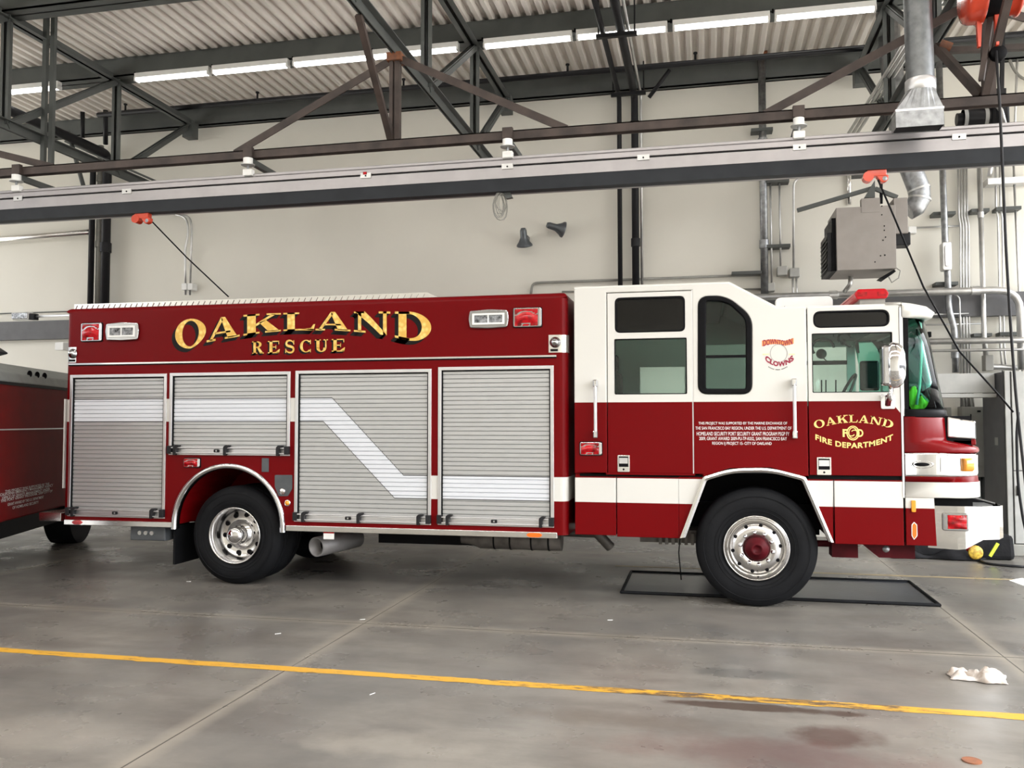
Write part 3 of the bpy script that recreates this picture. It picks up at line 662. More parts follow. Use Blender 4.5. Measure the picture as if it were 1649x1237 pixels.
# front arch trim (chrome channel) and liner
AI = [S(1104, 865), S(1138, 773.5), S(1177, 761.5), S(1239, 760), S(1291, 773.5), S(1334, 872)]
ao = rounded(AO, [0, .02, .12, .12, .02, 0], 5); ai = rounded(AI, [0, .02, .12, .12, .02, 0], 5)
mb = MB(); mid = [((a[0]+b[0])/2, (a[1]+b[1])/2) for a, b in zip(ao, ai)]
mb.sheet([[(p[0], .0, p[1]) for p in ao], [(p[0], -.03, p[1]) for p in ao], [(p[0], -.036, p[1]) for p in mid], [(p[0], -.02, p[1]) for p in ai], [(p[0], .05, p[1]) for p in ai]], False)
mb.build('wheel_arch_trim', 'polished_aluminium', T)
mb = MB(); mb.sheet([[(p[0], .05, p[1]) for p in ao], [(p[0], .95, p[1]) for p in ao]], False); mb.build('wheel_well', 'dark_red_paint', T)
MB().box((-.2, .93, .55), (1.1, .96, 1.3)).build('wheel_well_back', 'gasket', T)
# ---- front end, lofted around the rounded nose
def outline(xf, x0=1.69, r=.30, n=8):
    p = [(x0, 0.0), (max(x0, xf-r), .0)]
    for k in range(1, n+1): a = math.pi/2*k/n; p.append((xf-r+r*math.sin(a), r-r*math.cos(a)))
    p.append((xf, 1.2)); return p+[(x, 2.4-y) for x, y in p[::-1]][1:]
def loft(name, secs, mat, solid=.012, x0=1.69, r=.30, par=T, smooth=True):
    mb = MB(); mb.sheet([[(x, y, z) for x, y in outline(xf, x0, r)] for z, xf in secs], smooth); return mb.build(name, mat, par, solid=solid)
loft('front_valance', [(1.005, 2.33), (1.01, 2.345), (1.135, 2.345), (1.136, 2.335), (1.18, 2.33), (1.185, 2.31)], 'livery_paint')
hb = loft('headlight_band', [(1.185, 2.325), (1.20, 2.33), (1.37, 2.32), (1.385, 2.31)], 'chrome')
loft('front_ledge', [(1.385, 2.335), (1.40, 2.345), (1.425, 2.34), (1.45, 2.28), (1.47, 2.18), (1.485, 2.11), (1.52, 2.105), (1.68, 2.095), (1.695, 2.08)], 'red_paint')
loft('windshield_gasket', [(1.69, 2.09), (1.70, 2.10), (1.745, 2.09), (1.76, 2.075)], 'gasket')
loft('windshield', [(1.75, 2.08), (2.0, 2.035), (2.3, 1.98), (2.56, 1.925)], 'green_glass', .008, x0=1.73)
loft('visor', [(2.55, 1.90), (2.565, 1.965), (2.60, 1.985), (2.645, 1.93), (2.672, 1.82), (2.678, 1.72)], 'white_paint', .02, r=.2)
MB().prism([(1.70, 2.66), (1.90, 2.60), (1.70, 2.60)], .1, 2.3).build('visor_core', 'white_paint', T)
plate('pillar', [[(1.692, 1.70), (1.735, 1.70), (1.74, 2.56), (1.692, 2.56)]], -.002, .04, 'gasket', T, .004)
plate('pillar_trim', [[(1.684, 1.70), (1.694, 1.70), (1.694, 2.56), (1.684, 2.56)]], -.006, .03, 'satin_aluminium', T)
MB().prism([(1.70, .62), (2.25, .62), (2.25, 1.7), (1.70, 1.7)], .12, 2.28).build('nose_core', 'gasket', T)
wa = MB(); q = [PY(1482, 520, .12), PY(1484, 560, .12), PY(1481, 620, .12), PY(1476, 652, .12)]; wa.tube(q, .012, 6); wa.build('windshield_inner_trim', 'white_plastic', T)
MB().tube([(1.92, .5, 2.5), (2.02, .8, 2.1), (2.05, .6, 1.80)], .010, 6).build('wiper', 'black_plastic', T); MB().bar((1.99, .9, 2.35), (2.12, .3, 1.64), .02, .012).build('wiper', 'black_plastic', T)
# badge, rectangular lamp, amber lamp, side signal box
bx = S(1484, 748); 
mb = MB(); mb.lathe((0, 0, 0), [(.09, 0), (.095, -.008), (.085, -.014), (.078, -.006)], n=32); mb.v = [(bx[0]+v[0], -.004+v[1], bx[1]+v[2]*.36) for v in mb.v]; bd = mb.build('headlight_badge', 'chrome', hb)
mb = MB(); mb.lathe((0, 0, 0), [(.062, -.003), (.05, -.008), (.001, -.008)], n=32); mb.v = [(bx[0]+v[0], -.004+v[1], bx[1]+v[2]*.26) for v in mb.v]; mb.build('badge_centre', 'gasket', hb)
def nose_pt(x, xf=2.33, r=.30):
    if x <= xf-r: return 0.0
    s_ = min(1, (x-(xf-r))/r); return r-r*math.sqrt(1-s_*s_)
def nose_patch(name, x0, x1, z0, z1, mat, par, off=.006, bulge=0.0):
    mb = MB(); n = 10; rows = []
    for z_ in (z0, z0+(z1-z0)*.15, (z0+z1)/2, z1-(z1-z0)*.15, z1):
        e = 0 if z_ in (z0, z1) else 1
        rows.append([(x0+(x1-x0)*k/n + (off+bulge*e)*.5, nose_pt(x0+(x1-x0)*k/n)-(off+bulge*e)*(0 if k in (0, n) and bulge else 1), z_) for k in range(n+1)])
    mb.sheet(rows); return mb.build(name, mat, par)
hl = nose_patch('headlight_frame', 1.93, 2.31, 1.205, 1.365, 'polished_aluminium', hb, .010)
nose_patch('headlight_lens', 1.96, 2.12, 1.225, 1.345, 'chrome', hb, .018)
nose_patch('turn_signal', 2.13, 2.225, 1.23, 1.34, 'amber_lens', hb, .03, .02)
sb = MB(); sb.prism([(2.06, 1.515), (2.285, 1.50), (2.285, 1.655), (2.06, 1.695)], .10, .52); sb.build('signal_housing', 'chrome', T, .012)
sb = MB(); sb.prism([(2.06, 1.515), (2.285, 1.50), (2.285, 1.655), (2.06, 1.695)], 1.88, 2.30); sb.build('signal_housing', 'chrome', T, .012)
MB().box((2.10, .12, 1.45), (2.29, .5, 1.50)).build('signal_base', 'red_paint', T, .01)
# lower front corner panel, marker lamp and reflector
plate('front_corner_panel', [[(1.69, .598), (1.93, .598), (1.915, 1.02), (1.69, 1.02)]], .0, .04, 'livery_paint', T, .004)
plate('side_marker', [prect(1468, 806, 1475, 825, -.02, r=.01)], -.022, .0, 'amber_lens', T, .004)
o_ = [S(1472, 842), S(1475.5, 846), S(1476, 862), S(1472, 868), S(1469, 862), S(1469, 846)]; plate('reflector', [rounded(o_, .006)], -.008, .0, 'orange_reflector', T, label='orange reflector on the front corner panel')
plate('reflector_rim', ring_path(rounded([(p[0]+(p[0]-S(1472.5, 855)[0])*.35, p[1]+(p[1]-S(1472.5, 855)[1])*.12) for p in o_], .006), rounded(o_, .006)), -.006, .0, 'white_plastic', T)
# ---- chrome bumper
bp = [(1.87, .04, .935, .578), (2.10, .03, .935, .568), (2.16, .03, .935, .575), (2.30, .04, .935, .655), (2.44, .10, .935, .655), (2.50, .20, .935, .66), (2.53, .45, .935, .66), (2.53, 1.2, .935, .66)]
bp = bp+[(x, 2.4-y, a, b) for x, y, a, b in bp[::-1]][1:]
mb = MB(); mb.sheet([[(x, y, b) for x, y, a, b in bp], [(x, y, b+.012) for x, y, a, b in bp], [(x, y, a-.012) for x, y, a, b in bp], [(x, y, a) for x, y, a, b in bp]], False)
bmp = mb.build('bumper', 'bumper_chrome', T, solid=.012)
MB().prism([(1.9, .05), (2.3, .06), (2.42, .12), (2.5, .45), (2.5, 1.95), (2.42, 2.28), (2.3, 2.34), (1.9, 2.35)], .905, .915, 'Z').build('bumper_tread_plate', 'galvanised', bmp)
p = prect(1517, 826, 1559, 855, .03); bb = plate('bumper_lamp_bezel', [rounded(p, .02)], .005, .03, 'dark_chrome', bmp, .008)
q = fr_in(p, .018); x0, z0 = q[0]; x1, z1 = q[2]; x0 += .02
mb = MB(); mb.sheet([[(x0+(x1-x0)*k/10, .002-.014*math.sqrt(max(0, math.sin(math.pi*k/10)*math.sin(math.pi*j/8)))-.004*math.cos(j*1.6+k*.5), z0+(z1-z0)*j/8) for k in range(11)] for j in range(9)]); mb.build('bumper_lens', 'red_lens', bmp)
MB().prism([(2.2, .93), (2.2, 1.0), (2.5, .93)], .5, .55).build('bumper_brace', 'gasket', bmp)
# ---- grab rails, latches
def grab(u0, v0, u1, v1):
    a, b = PY(u0, v0, -.07), PY(u1, v1, -.07); x = (a.x+b.x)/2
    r_ = MB().cyl((x, -.07, a.z-.03), (x, -.07, b.z+.03), .016, n=14).build('grab_rail', 'satin_aluminium', T)
    for z in (a.z-.02, b.z+.02): MB().box((x-.022, -.085, z-.035), (x+.022, .0, z+.035)).build('grab_rail_bracket', 'chrome', r_, .01)
grab(958.5, 614, 959, 703); grab(1279, 612, 1280.5, 704)
def latch(u0, v0, u1, v1, par):
    p = prect(u0, v0, u1, v1, r=.008); f_ = plate('door_latch', [p], -.006, .004, 'polished_aluminium', par, .002)
    (x0, x1), (z0, z1) = (min(a[0] for a in p), max(a[0] for a in p)), (min(a[1] for a in p), max(a[1] for a in p)); h = z1-z0
    MB().box((x0+.012, -.008, z0+.30*h), (x1-.012, -.004, z1-.012)).build('latch_cup', 'gasket', par)
    MB().box((x0+.016, -.012, z0+.50*h), (x1-.016, -.006, z1-.025)).build('latch_paddle', 'satin_aluminium', par)
    MB().cyl(((x0+x1)/2, -.012, z0+.15*h), ((x0+x1)/2, -.004, z0+.15*h), .009, n=10).build('latch_lock', 'gasket', par)
latch(994.5, 733, 1014, 760, rd); latch(1315.5, 736.5, 1338.5, 765, fdr)
# ---- mirror
ml = Vector((1.55, -.30, 2.12)); mb = MB(); n = 24; rows = []
for k, (s_, o) in enumerate([(0.001, .10), (.5, .095), (.8, .075), (.95, .04), (1, .0), (.98, -.02), (.9, -.028), (.001, -.028)]):
    rows.append([(ml.x+.0+o*1.0, ml.y+.085*s_*math.cos(2*math.pi*j/n)*(1 if abs(math.cos(2*math.pi*j/n)) < .9 else .97), ml.z+.195*s_*math.sin(2*math.pi*j/n)) for j in range(n+1)])
mb.sheet(rows)
a_ = math.radians(-18); mb.v = [(ml.x+(x-ml.x)*math.cos(a_)-(y-ml.y)*math.sin(a_), ml.y+(x-ml.x)*math.sin(a_)+(y-ml.y)*math.cos(a_), z) for x, y, z in mb.v]
mr_ = mb.build('mirror', 'chrome', T)
plate('mirror_face', [rrect(ml.x-.095, ml.z-.17, ml.x-.022, ml.z+.165, .03)], -.36, -.24, 'dark_chrome', mr_, .02)
arm = MB(); b0 = PY(1429, 646, -.01); arm.tube([(b0.x, -.02, b0.z), (b0.x+.01, -.12, b0.z+.10), (ml.x-.02, -.28, ml.z-.30), (ml.x-.02, -.30, ml.z-.15)], .014, 8, fillet=.04); arm.build('mirror_arm', 'chrome', mr_)
plate('mirror_base', [prect(1418, 635.5, 1441, 659, r=.015)], -.012, .002, 'polished_aluminium', mr_, .004)
MB().bar((b0.x, -.03, b0.z-.04), (b0.x+.012, -.06, b0.z+.06), .03, .03).build('mirror_pivot', 'dark_red_paint', mr_)
# ---- roof gear: beacon bar and vent cover
bx0, bx1 = PY(1376, 470, .3).x, PY(1432, 470, .3).x; bz1, bz0 = PY(1404, 465, .3).z, PY(1404, 481, .3).z
bb_ = MB(); bb_.prism(rounded([(bx0+.02, bz0), (bx0, (bz0+bz1)/2), (bx0+.03, bz1), (bx1-.03, bz1), (bx1, (bz0+bz1)/2), (bx1-.02, bz0)], .015), .3, 2.0)
bc = bb_.build('beacon_bar', 'beacon_lens', T, .01)
MB().box((bx0+.05, .33, bz0-.06), (bx1-.03, 1.97, bz0)).build('beacon_base', 'panel_grey', bc)
for xa, xb in ((.08, .36), (.66, .90)): MB().box((bx0+(bx1-bx0)*xa, .294, bz0+.025), (bx0+(bx1-bx0)*xb, .30, bz1-.03)).build('beacon_reflector', 'red_lens', bc)
for y in (.6, 1.7): MB().box((bx0+.1, y, 2.66), (bx1-.1, y+.06, bz0-.05)).build('beacon_foot', 'gasket', bc)
vx0, vx1 = S(1249, 480, .9)[0], S(1341, 480, .9)[0]; vz0, vz1 = 2.68, S(1290, 478, .9)[1]
vc = MB(); vc.prism(rounded([(vx0, vz0), (vx0, vz1-.02), (vx0+.04, vz1), (vx1-.03, vz1), (vx1, vz1-.03), (vx1, vz0)], .02), .9, 1.0); v_ = vc.build('vent_cover', 'white_plastic', T, .006)
for k in range(12): x = vx0+.15+k*(vx1-vx0-.3)/12; MB().prism([(x, vz0+.06), (x+.015, vz0+.10), (x+.03, vz0+.06)], .893, .899).build('vent_slot', 'panel_grey', v_)
MB().prism([(vx0+.05, vz0), (vx0+.08, vz0+.11), (vx0+.16, vz0)], .86, .89).build('vent_bracket', 'gasket', v_)

# ================================================================== LETTERING
def poly_sub(p, k=5): return [(p[i][0]+(p[(i+1) % len(p)][0]-p[i][0])*j/k, p[i][1]+(p[(i+1) % len(p)][1]-p[i][1])*j/k) for i in range(len(p)) for j in range(k)]
def ringseg(cx, cy, rx, ry, ix, iy, a0, a1, n=20):
    A = [a0+(a1-a0)*k/n for k in range(n+1)]; o_ = [(cx+rx*math.cos(a), cy+ry*math.sin(a)) for a in A]; i_ = [(cx+ix*math.cos(a), cy+iy*math.sin(a)) for a in A]
    return [[o_[k], o_[k+1], i_[k+1], i_[k]] for k in range(n)]
R_ = lambda a, b, c, d: [(a, b), (c, b), (c, d), (a, d)]
PI = math.pi; s_ = .085
def band(pts, w0, w1):      # stroke along a path, widths at ends and middle
    out = []; n = len(pts)
    L_, Rr = [], []
    for k, p in enumerate(pts):
        a = pts[max(0, k-1)]; b = pts[min(n-1, k+1)]; dx, dy = b[0]-a[0], b[1]-a[1]; l = math.hypot(dx, dy) or 1; t_ = k/(n-1); w_ = w0+(w1-w0)*math.sin(PI*t_)
        L_.append((p[0]-dy/l*w_/2, p[1]+dx/l*w_/2)); Rr.append((p[0]+dy/l*w_/2, p[1]-dx/l*w_/2))
    return [[L_[k], L_[k+1], Rr[k+1], Rr[k]] for k in range(n-1)]
def bez(p0, p1, p2, p3, n=10): return [tuple(p0[i]*(1-t)**3+3*p1[i]*t*(1-t)**2+3*p2[i]*t*t*(1-t)+p3[i]*t**3 for i in (0, 1)) for t in [k/n for k in range(n+1)]]
GL = {
 'O': ringseg(.5, .5, .5, .5, .27, .43, 0, 2*PI, 40),
 'A': [[(.08, .04), (.17, .04), (.50, .86), (.44, .98)], [(.44, .98), (.56, .98), (.93, .04), (.64, .04), (.46, .80)], R_(.25, .27, .72, .35), R_(0, 0, .27, s_), R_(.55, 0, 1, s_)],
 'K': [R_(.10, 0, .33, 1), R_(0, 1-s_, .43, 1), R_(0, 0, .43, s_), [(.32, .36), (.42, .46), (.88, .95), (.76, .95), (.32, .48)], [(.42, .55), (.60, .66), (.97, .05), (.67, .05)], R_(.62, 1-s_, 1, 1), R_(.58, 0, 1, s_)],
 'L': [R_(.12, 0, .36, 1), R_(0, 1-s_, .50, 1), R_(0, 0, .95, s_), [(.60, s_*.9), (.95, 0), (1.0, .34), (.95, .34), (.86, .13)]],
 'N': [R_(.11, .04, .20, .96), [(.03, 1), (.30, 1), (.90, 0), (.72, 0), (.11, .86)], R_(.80, 0, .90, 1), R_(0, 1-s_, .28, 1), R_(0, 0, .32, s_), R_(.68, 1-s_, 1, 1)],
 'D': [R_(.10, 0, .32, 1), R_(0, 1-s_, .40, 1), R_(0, 0, .40, s_)]+ringseg(.36, .5, .64, .5, .38, .42, -PI/2, PI/2, 26)+[R_(.3, .0, .37, .08), R_(.3, .92, .37, 1)],
 'R': [R_(.10, 0, .32, 1), R_(0, 1-s_, .40, 1), R_(0, 0, .43, s_)]+ringseg(.42, .74, .38, .26, .17, .18, -PI/2, PI/2, 16)+[R_(.3, .92, .43, 1), R_(.3, .48, .43, .56), [(.40, .50), (.58, .52), (.94, .05), (.68, .0)], R_(.70, 0, 1, s_)],
 'E': [R_(.12, 0, .38, 1), R_(0, 1-s_, .92, 1), R_(0, 0, .95, s_), R_(.3, .46, .68, .54), R_(.64, .36, .70, .64), [(.87, 1), (.94, 1), (.94, .72), (.89, .72)], [(.62, s_), (.95, 0), (1, .32), (.95, .32)]],
 'S': band(bez((.86, .74), (.80, 1.04), (.16, 1.10), (.16, .74), 12)+bez((.16, .74), (.18, .44), (.84, .60), (.86, .28), 12)[1:]+bez((.86, .28), (.86, -.10), (.18, -.04), (.12, .28), 12)[1:], .07, .20)+[R_(.84, .66, .92, 1), R_(.06, 0, .14, .34)],
 'C': ringseg(.54, .5, .54, .5, .30, .43, PI*.24, PI*1.76, 34)+[R_(.88, .66, .96, 1), R_(.88, 0, .95, .26)],
 'U': [R_(.10, .30, .34, 1), R_(.78, .30, .88, 1), R_(0, 1-s_, .44, 1), R_(.66, 1-s_, 1, 1)]+ringseg(.49, .34, .39, .34, .15, .26, PI, 2*PI, 20),
}
def ip(tab, x):
    for (a, fa), (b, fb) in zip(tab, tab[1:]):
        if x <= b or (b, fb) == tab[-1]:
            t_ = (x-a)/(b-a); t_ = max(-.3, min(1.3, t_)); return fa+(fb-fa)*t_
def gword(spans, top, bot, y, off=(0, 0), grow=0.0):    # spans: (letter, x0, x1) measured on the sign board
    mb = MB()
    for ch, a, b in spans:
        for pl_ in GL[ch]:
            pts = poly_sub(pl_, 4 if ch not in 'OCS' else 1); vs = []
            for gx, gz in pts:
                if grow: gx += grow*(1 if gx > .5 else -1)*.0
                u = a+(b-a)*gx; tt, bb2 = ip(top, u), ip(bot, u); vv = bb2+(tt-bb2)*gz
                x, z = S(260+(u)/3.585, 490+vv/3.585); vs.append((x+off[0], y, z+off[1]))
            i = mb.add(vs); mb.face([i+k for k in range(len(vs))])
    return mb
OAK = [('O', 80, 258), ('A', 262, 452), ('K', 474, 690), ('L', 705, 888), ('A', 890, 1092), ('N', 1112, 1322), ('D', 1348, 1558)]
top = [(60, 92), (168, 84), (350, 72), (580, 54), (795, 48), (990, 42), (1220, 42), (1450, 43), (1560, 48)]
bot = [(60, 262), (168, 257), (200, 245), (262, 222), (350, 205), (450, 188), (580, 167), (690, 156), (795, 152), (990, 150), (1090, 156), (1200, 166), (1300, 178), (1348, 196), (1450, 218), (1558, 218)]
bot = [(60, 268), (168, 256), (262, 221), (350, 204), (450, 186), (580, 166), (690, 156), (795, 151), (990, 151), (1090, 157), (1200, 166), (1300, 180), (1400, 205), (1480, 218), (1558, 222)]
def sign(spans, top, bot, dx, par=T):
    for k in range(6): 
        f_ = (k+1)/6
        if k in (1, 3, 5): gword(spans, top, bot, -.0008-.0002*(5-k), (-dx*f_, -dx*f_*.95)).build('letter_shadow', 'black_ink', par)
    gword(spans, top, bot, -.0030).build('lettering', 'gold_leaf', par, label='gold leaf lettering on the side of the box')
sign(OAK, top, bot, .040)
RES = [('R', 525, 592), ('E', 616, 684), ('S', 712, 772), ('C', 800, 866), ('U', 888, 962), ('E', 984, 1060)]
sign(RES, [(500, 216), (1070, 199)], [(500, 287), (1070, 272)], .018)
# front door: arched town name, badge letters, department name
def arc_word(mb, word, u0, u1, vtop, vbot, sc, y, sans=False, bold=.02):
    n = len(word); 
    if sans:
        vs, fs = text_data(word, bold, 1.08)
        def wp(a, b): u = u0+(u1-u0)*a; t_ = (a-.5)*2; h = vbot-vtop; sag = sc*t_*t_; return S(u, vbot+sag-(h)*b)
        i = mb.add([(wp(a, b)[0], y, wp(a, b)[1]) for a, b in vs])
        for f in fs: mb.face([i+k for k in f])
        return
    tot = sum(w_ for _, w_ in word); x = 0
    for ch, w_ in word:
        for pl_ in GL[ch]:
            vs = []
            for gx, gz in poly_sub(pl_, 3):
                a = (x+w_*.9*gx)/tot; t_ = (a-.5)*2; u = u0+(u1-u0)*a; v = vbot+sc*t_*t_-(vbot-vtop)*gz; u += (gz-.5)*t_*5
                p_ = S(u, v); vs.append((p_[0], y, p_[1]))
            i = mb.add(vs); mb.face([i+k for k in range(len(vs))])
        x += w_
mb = MB(); arc_word(mb, [('O', 1.0), ('A', 1.0), ('K', 1.05), ('L', .85), ('A', 1.0), ('N', 1.1), ('D', 1.0)], 1311, 1440, 668, 680.5, 11, -.0015)
mb.build('lettering', 'gold_ink', fdr, label='gold arched town name on the front door')
mb = MB(); arc_word(mb, 'FIRE DEPARTMENT', 1313, 1438, 713, 722, -14, -.0015, True, .03); mb.build('lettering', 'gold_ink', fdr, label='gold department name curving up under the badge')
mb = MB(); cx, cz = S(1373.5, 697.5)
for q_ in ringseg(cx, cz, .054, .064, .044, .055, 0, 2*PI, 28)+ringseg(cx, cz, .038, .050, .030, .043, 0, 2*PI, 24): i = mb.add([(a, -.0015, b) for a, b in q_]); mb.face([i, i+1, i+2, i+3])
flat_text(mb, 'F', lambda a, b: (cx-.085+a*.045, cz-.034+b*.068), -.0022, .03); flat_text(mb, 'D', lambda a, b: (cx+.035+a*.05, cz-.034+b*.068), -.0022, .03)
for a0, a1 in ((.2, 1.4), (3.4, 4.6)):
    for q_ in ringseg(cx-.012 if a0 > 2 else cx+.012, cz, .03, .03, .022, .022, a0, a1+1.2, 10): i = mb.add([(a, -.002, b) for a, b in q_]); mb.face([i, i+1, i+2, i+3])
mb.build('door_emblem', 'gold_ink', fdr)
# grant text block
GR = ['THIS PROJECT WAS SUPPORTED BY THE MARINE EXCHANGE OF', 'THE SAN FRANCISCO BAY REGION, UNDER THE U.S. DEPARTMENT OF', 'HOMELAND SECURITY PORT SECURITY GRANT PROGRAM PSGP FY', '2009, GRANT AWARD 2009-PU-TP-K032, SAN FRANCISCO BAY', 'REGION IJ PROJECT 15- CITY OF OAKLAND']
mb = MB()
for s2, (u0, u1, v0) in zip(GR, ((1125, 1267.5, 679.5), (1120, 1274.5, 687.2), (1122, 1271, 695.8), (1126, 1267, 704), (1147, 1242.5, 712))):
    a, b = S(u0, v0+5.6), S(u1, v0); flat_text(mb, s2, lambda p_, q_, a=a, b=b: (a[0]+(b[0]-a[0])*p_, a[1]+(b[1]-a[1])*q_), -.0015, .0)
mb.build('lettering', 'white_ink', T, label='small white five-line grant notice')
# crew emblem: words, bars and scroll only
em = MB(); sc1 = []; sc2 = []
def wave(a): return 553.2-3.2*math.sin(a*PI*1.25+.1)+(-8.0*max(0, a-.72)/.28 if a > .72 else 0)*.9
n = 24
for k in range(n+1): a = k/n; u = 1227+51*a; sc1.append((*S(u, wave(a)-3.2-2*abs(a-.5)),)); sc2.append((*S(u, wave(a)+4.0+2*abs(a-.5)),))
i = em.add([(x, -.0012, z) for x, z in sc1]+[(x, -.0012, z) for x, z in sc2])
for k in range(n): em.face([i+k, i+k+1, i+n+1+k+1, i+n+1+k])
emo = em.build('crew_emblem', 'banner_ink', T, label='crew emblem with a wavy orange banner over maroon curved letters')
mb = MB(); flat_text(mb, 'DOWNTOWN', lambda a, b: S(1229+47*a, wave(a*.93+.03)+4.2-7.6*b-1.5*abs(a-.5)*(b-.5)*4), -.0022, .03); mb.build('emblem_word', 'maroon_ink', emo)
mb = MB(); flat_text(mb, 'CLOWNS', lambda a, b: S(1232.5+45*a+(.5-b)*(a-.5)*6, 590.5-11*(2*a-1)**2-8.2*(b-.0)), -.0022, .05); mb.build('emblem_word', 'maroon_ink', emo)
mb = MB()
for k in range(16):
    if k in (5, 10): continue
    a = k/15; p0 = S(1238+29*a, 595.5-4.5*(2*a-1)**2); mb.box((p0[0]-.004, -.0018, p0[1]-.003), (p0[0]+.004, -.001, p0[1]+.003))
mb.build('emblem_small_print', 'black_ink', emo)
mb = MB()
for u0, u1 in ((1228, 1239), (1270, 1280)): a, b = S(u0, 571.6), S(u1, 569.6); mb.box((a[0], -.0018, a[1]), (b[0], -.001, b[1]))
mb.build('emblem_bar', 'pale_yellow_ink', emo)
mb = MB()
for q_ in ringseg(*S(1254, 569), .074, .082, .070, .078, 0, 2*PI, 30): i = mb.add([(a, -.0018, b) for a, b in q_]); mb.face([i, i+1, i+2, i+3])
mb.build('emblem_ring', 'panel_grey', emo)

# ================================================================== NEIGHBOURING RED ENGINE (left edge)
q0 = Vector((-7.52, .32, 0)); dv = Vector((-.349, .937, 0)); nv = Vector((-.937, -.349, 0))      # side runs away from us; body lies on the far left
fe = thing('fire_engine', 'dark red fire engine with a silver top cover at the left edge of the picture', 'fire engine', q0-dv*1)
def eng(poly, s0, s1, name, mat, bevel=0, off=0.0):   # poly in (away-from-side, z); extruded along the side
    mb = MB(); n = len(poly); a = [q0+dv*s0+nv*(p[0]+off) for p in poly]; b = [q0+dv*s1+nv*(p[0]+off) for p in poly]
    i = mb.add([(v.x, v.y, p[1]) for v, p in zip(a, poly)]+[(v.x, v.y, p[1]) for v, p in zip(b, poly)])
    mb.face([i+k for k in range(n)]); mb.face([i+n+k for k in range(n)][::-1])
    for k in range(n): mb.face([i+k, i+n+k, i+n+(k+1) % n, i+(k+1) % n])
    return mb.build(name, mat, fe, bevel)
eng([(0, .57), (0, 2.10), (2.3, 2.10), (2.3, .57)], -2.2, 3.4, 'body', 'engine_red', .02)
eng([(-.02, 2.09), (.02, 2.20), (.35, 2.34), (1.2, 2.40), (2.0, 2.34), (2.3, 2.09)], -2.2, 3.0, 'top_cover', 'silver_tarp', .02)
eng([(-.012, 2.06), (-.012, 2.10), (.05, 2.10), (.05, 2.06)], -2.2, 3.4, 'top_trim', 'gasket')
eng([(-.01, 1.565), (-.01, 1.58), (.02, 1.58), (.02, 1.565)], -2.2, 3.4, 'side_trim', 'satin_aluminium')
eng([(.15, .35), (.15, .60), (2.1, .60), (2.1, .35)], -2.0, 3.2, 'chassis', 'gasket')
for k in range(3):
    c = q0+dv*(.35+k*.22)+nv*(.02); MB().lathe((c.x, c.y, 2.215), [(.001, -.01), (.03, -.005), (.04, .005)], 'X', 14).build('cover_stud', 'gasket', fe)
for s0 in (-1.3, 2.3):
    c = q0+dv*s0; mb = MB(); mb.cyl((c+nv*.05)+Vector((0, 0, .5)), (c+nv*.38)+Vector((0, 0, .5)), .5, n=40); wq = mb.build('wheel', 'rubber', fe, .03); mb = MB(); mb.cyl((c+nv*.04)+Vector((0, 0, .5)), (c+nv*.2)+Vector((0, 0, .5)), .27, n=30); mb.build('rim', 'polished_aluminium', wq)
GE = ['THIS PROJECT WAS SUPPORTED BY THE', 'CALIFORNIA EMERGENCY MANAGEMENT AGENCY', 'OFFICE OF GRANTS MANAGEMENT UNDER', 'THE PORT GRANT PROGRAM, 2009 CITY OF', 'GRANT AWARD BY THE U.S. DEPARTMENT', 'OF HOMELAND SECURITY']
def eside(u, v):    # picture point onto the side of the engine
    d = _ray(u, v); nn = nv; t_ = (q0-CAMP).dot(nn)/d.dot(nn); return CAMP+d*t_
mb = MB()
for k, (s2, u0, u1) in enumerate(zip(GE, (8, 0, 3, 1, 12, 20), (79, 85, 80, 84, 70, 62))):
    a, b = eside(u0, 792+k*5.2), eside(u1, 788+k*4.6-4); vs, fs = text_data(s2, .01); i = mb.add([((a.x+(b.x-a.x)*p)+.004, a.y+(b.y-a.y)*p-.002, a.z-.016+(.032)*q_ + (b.z-a.z)*p*0-.0) for p, q_ in vs])
    for f in fs: mb.face([i+j for j in f])
mb.build('lettering', 'silver_ink', fe, label='small pale grant notice')
mb = MB(); q = eside(20, 566); c = q+nv*.5
mb.prism(rounded([(-.5, 0), (-.5, .10), (-.1, .20), (.25, .16), (.45, .05), (.2, .0)], .04), -.15, .15); mb.v = [(c.x+v[0], c.y+v[1], 2.36+v[2]) for v in mb.v]; mb.build('roof_nozzle', 'black_plastic', fe)
lt = thing('pole_light', 'slim white floodlight on a horizontal pole behind the rear of the rescue truck', 'light', tuple(PY(70, 512, 2.55)))
a, b = PY(26, 510, 2.55), PY(50, 510, 2.55); MB().box((a.x, 2.46, a.z-.045), (b.x, 2.56, a.z+.045)).build('lamp_head', 'clear_lens', lt, .01)
MB().box((a.x-.01, 2.48, a.z-.055), (b.x+.01, 2.59, a.z+.055)).build('lamp_housing', 'white_plastic', lt, .01)
MB().box((b.x, 2.5, b.z-.05), (b.x+.09, 2.6, b.z+.04)).build('knuckle', 'black_plastic', lt, .01); MB().tube([(b.x+.05, 2.55, b.z), (-6.3, 2.55, b.z+.005), (-6.3, 2.55, 0)], .018, 10, fillet=.05).build('pole', 'satin_aluminium', lt)

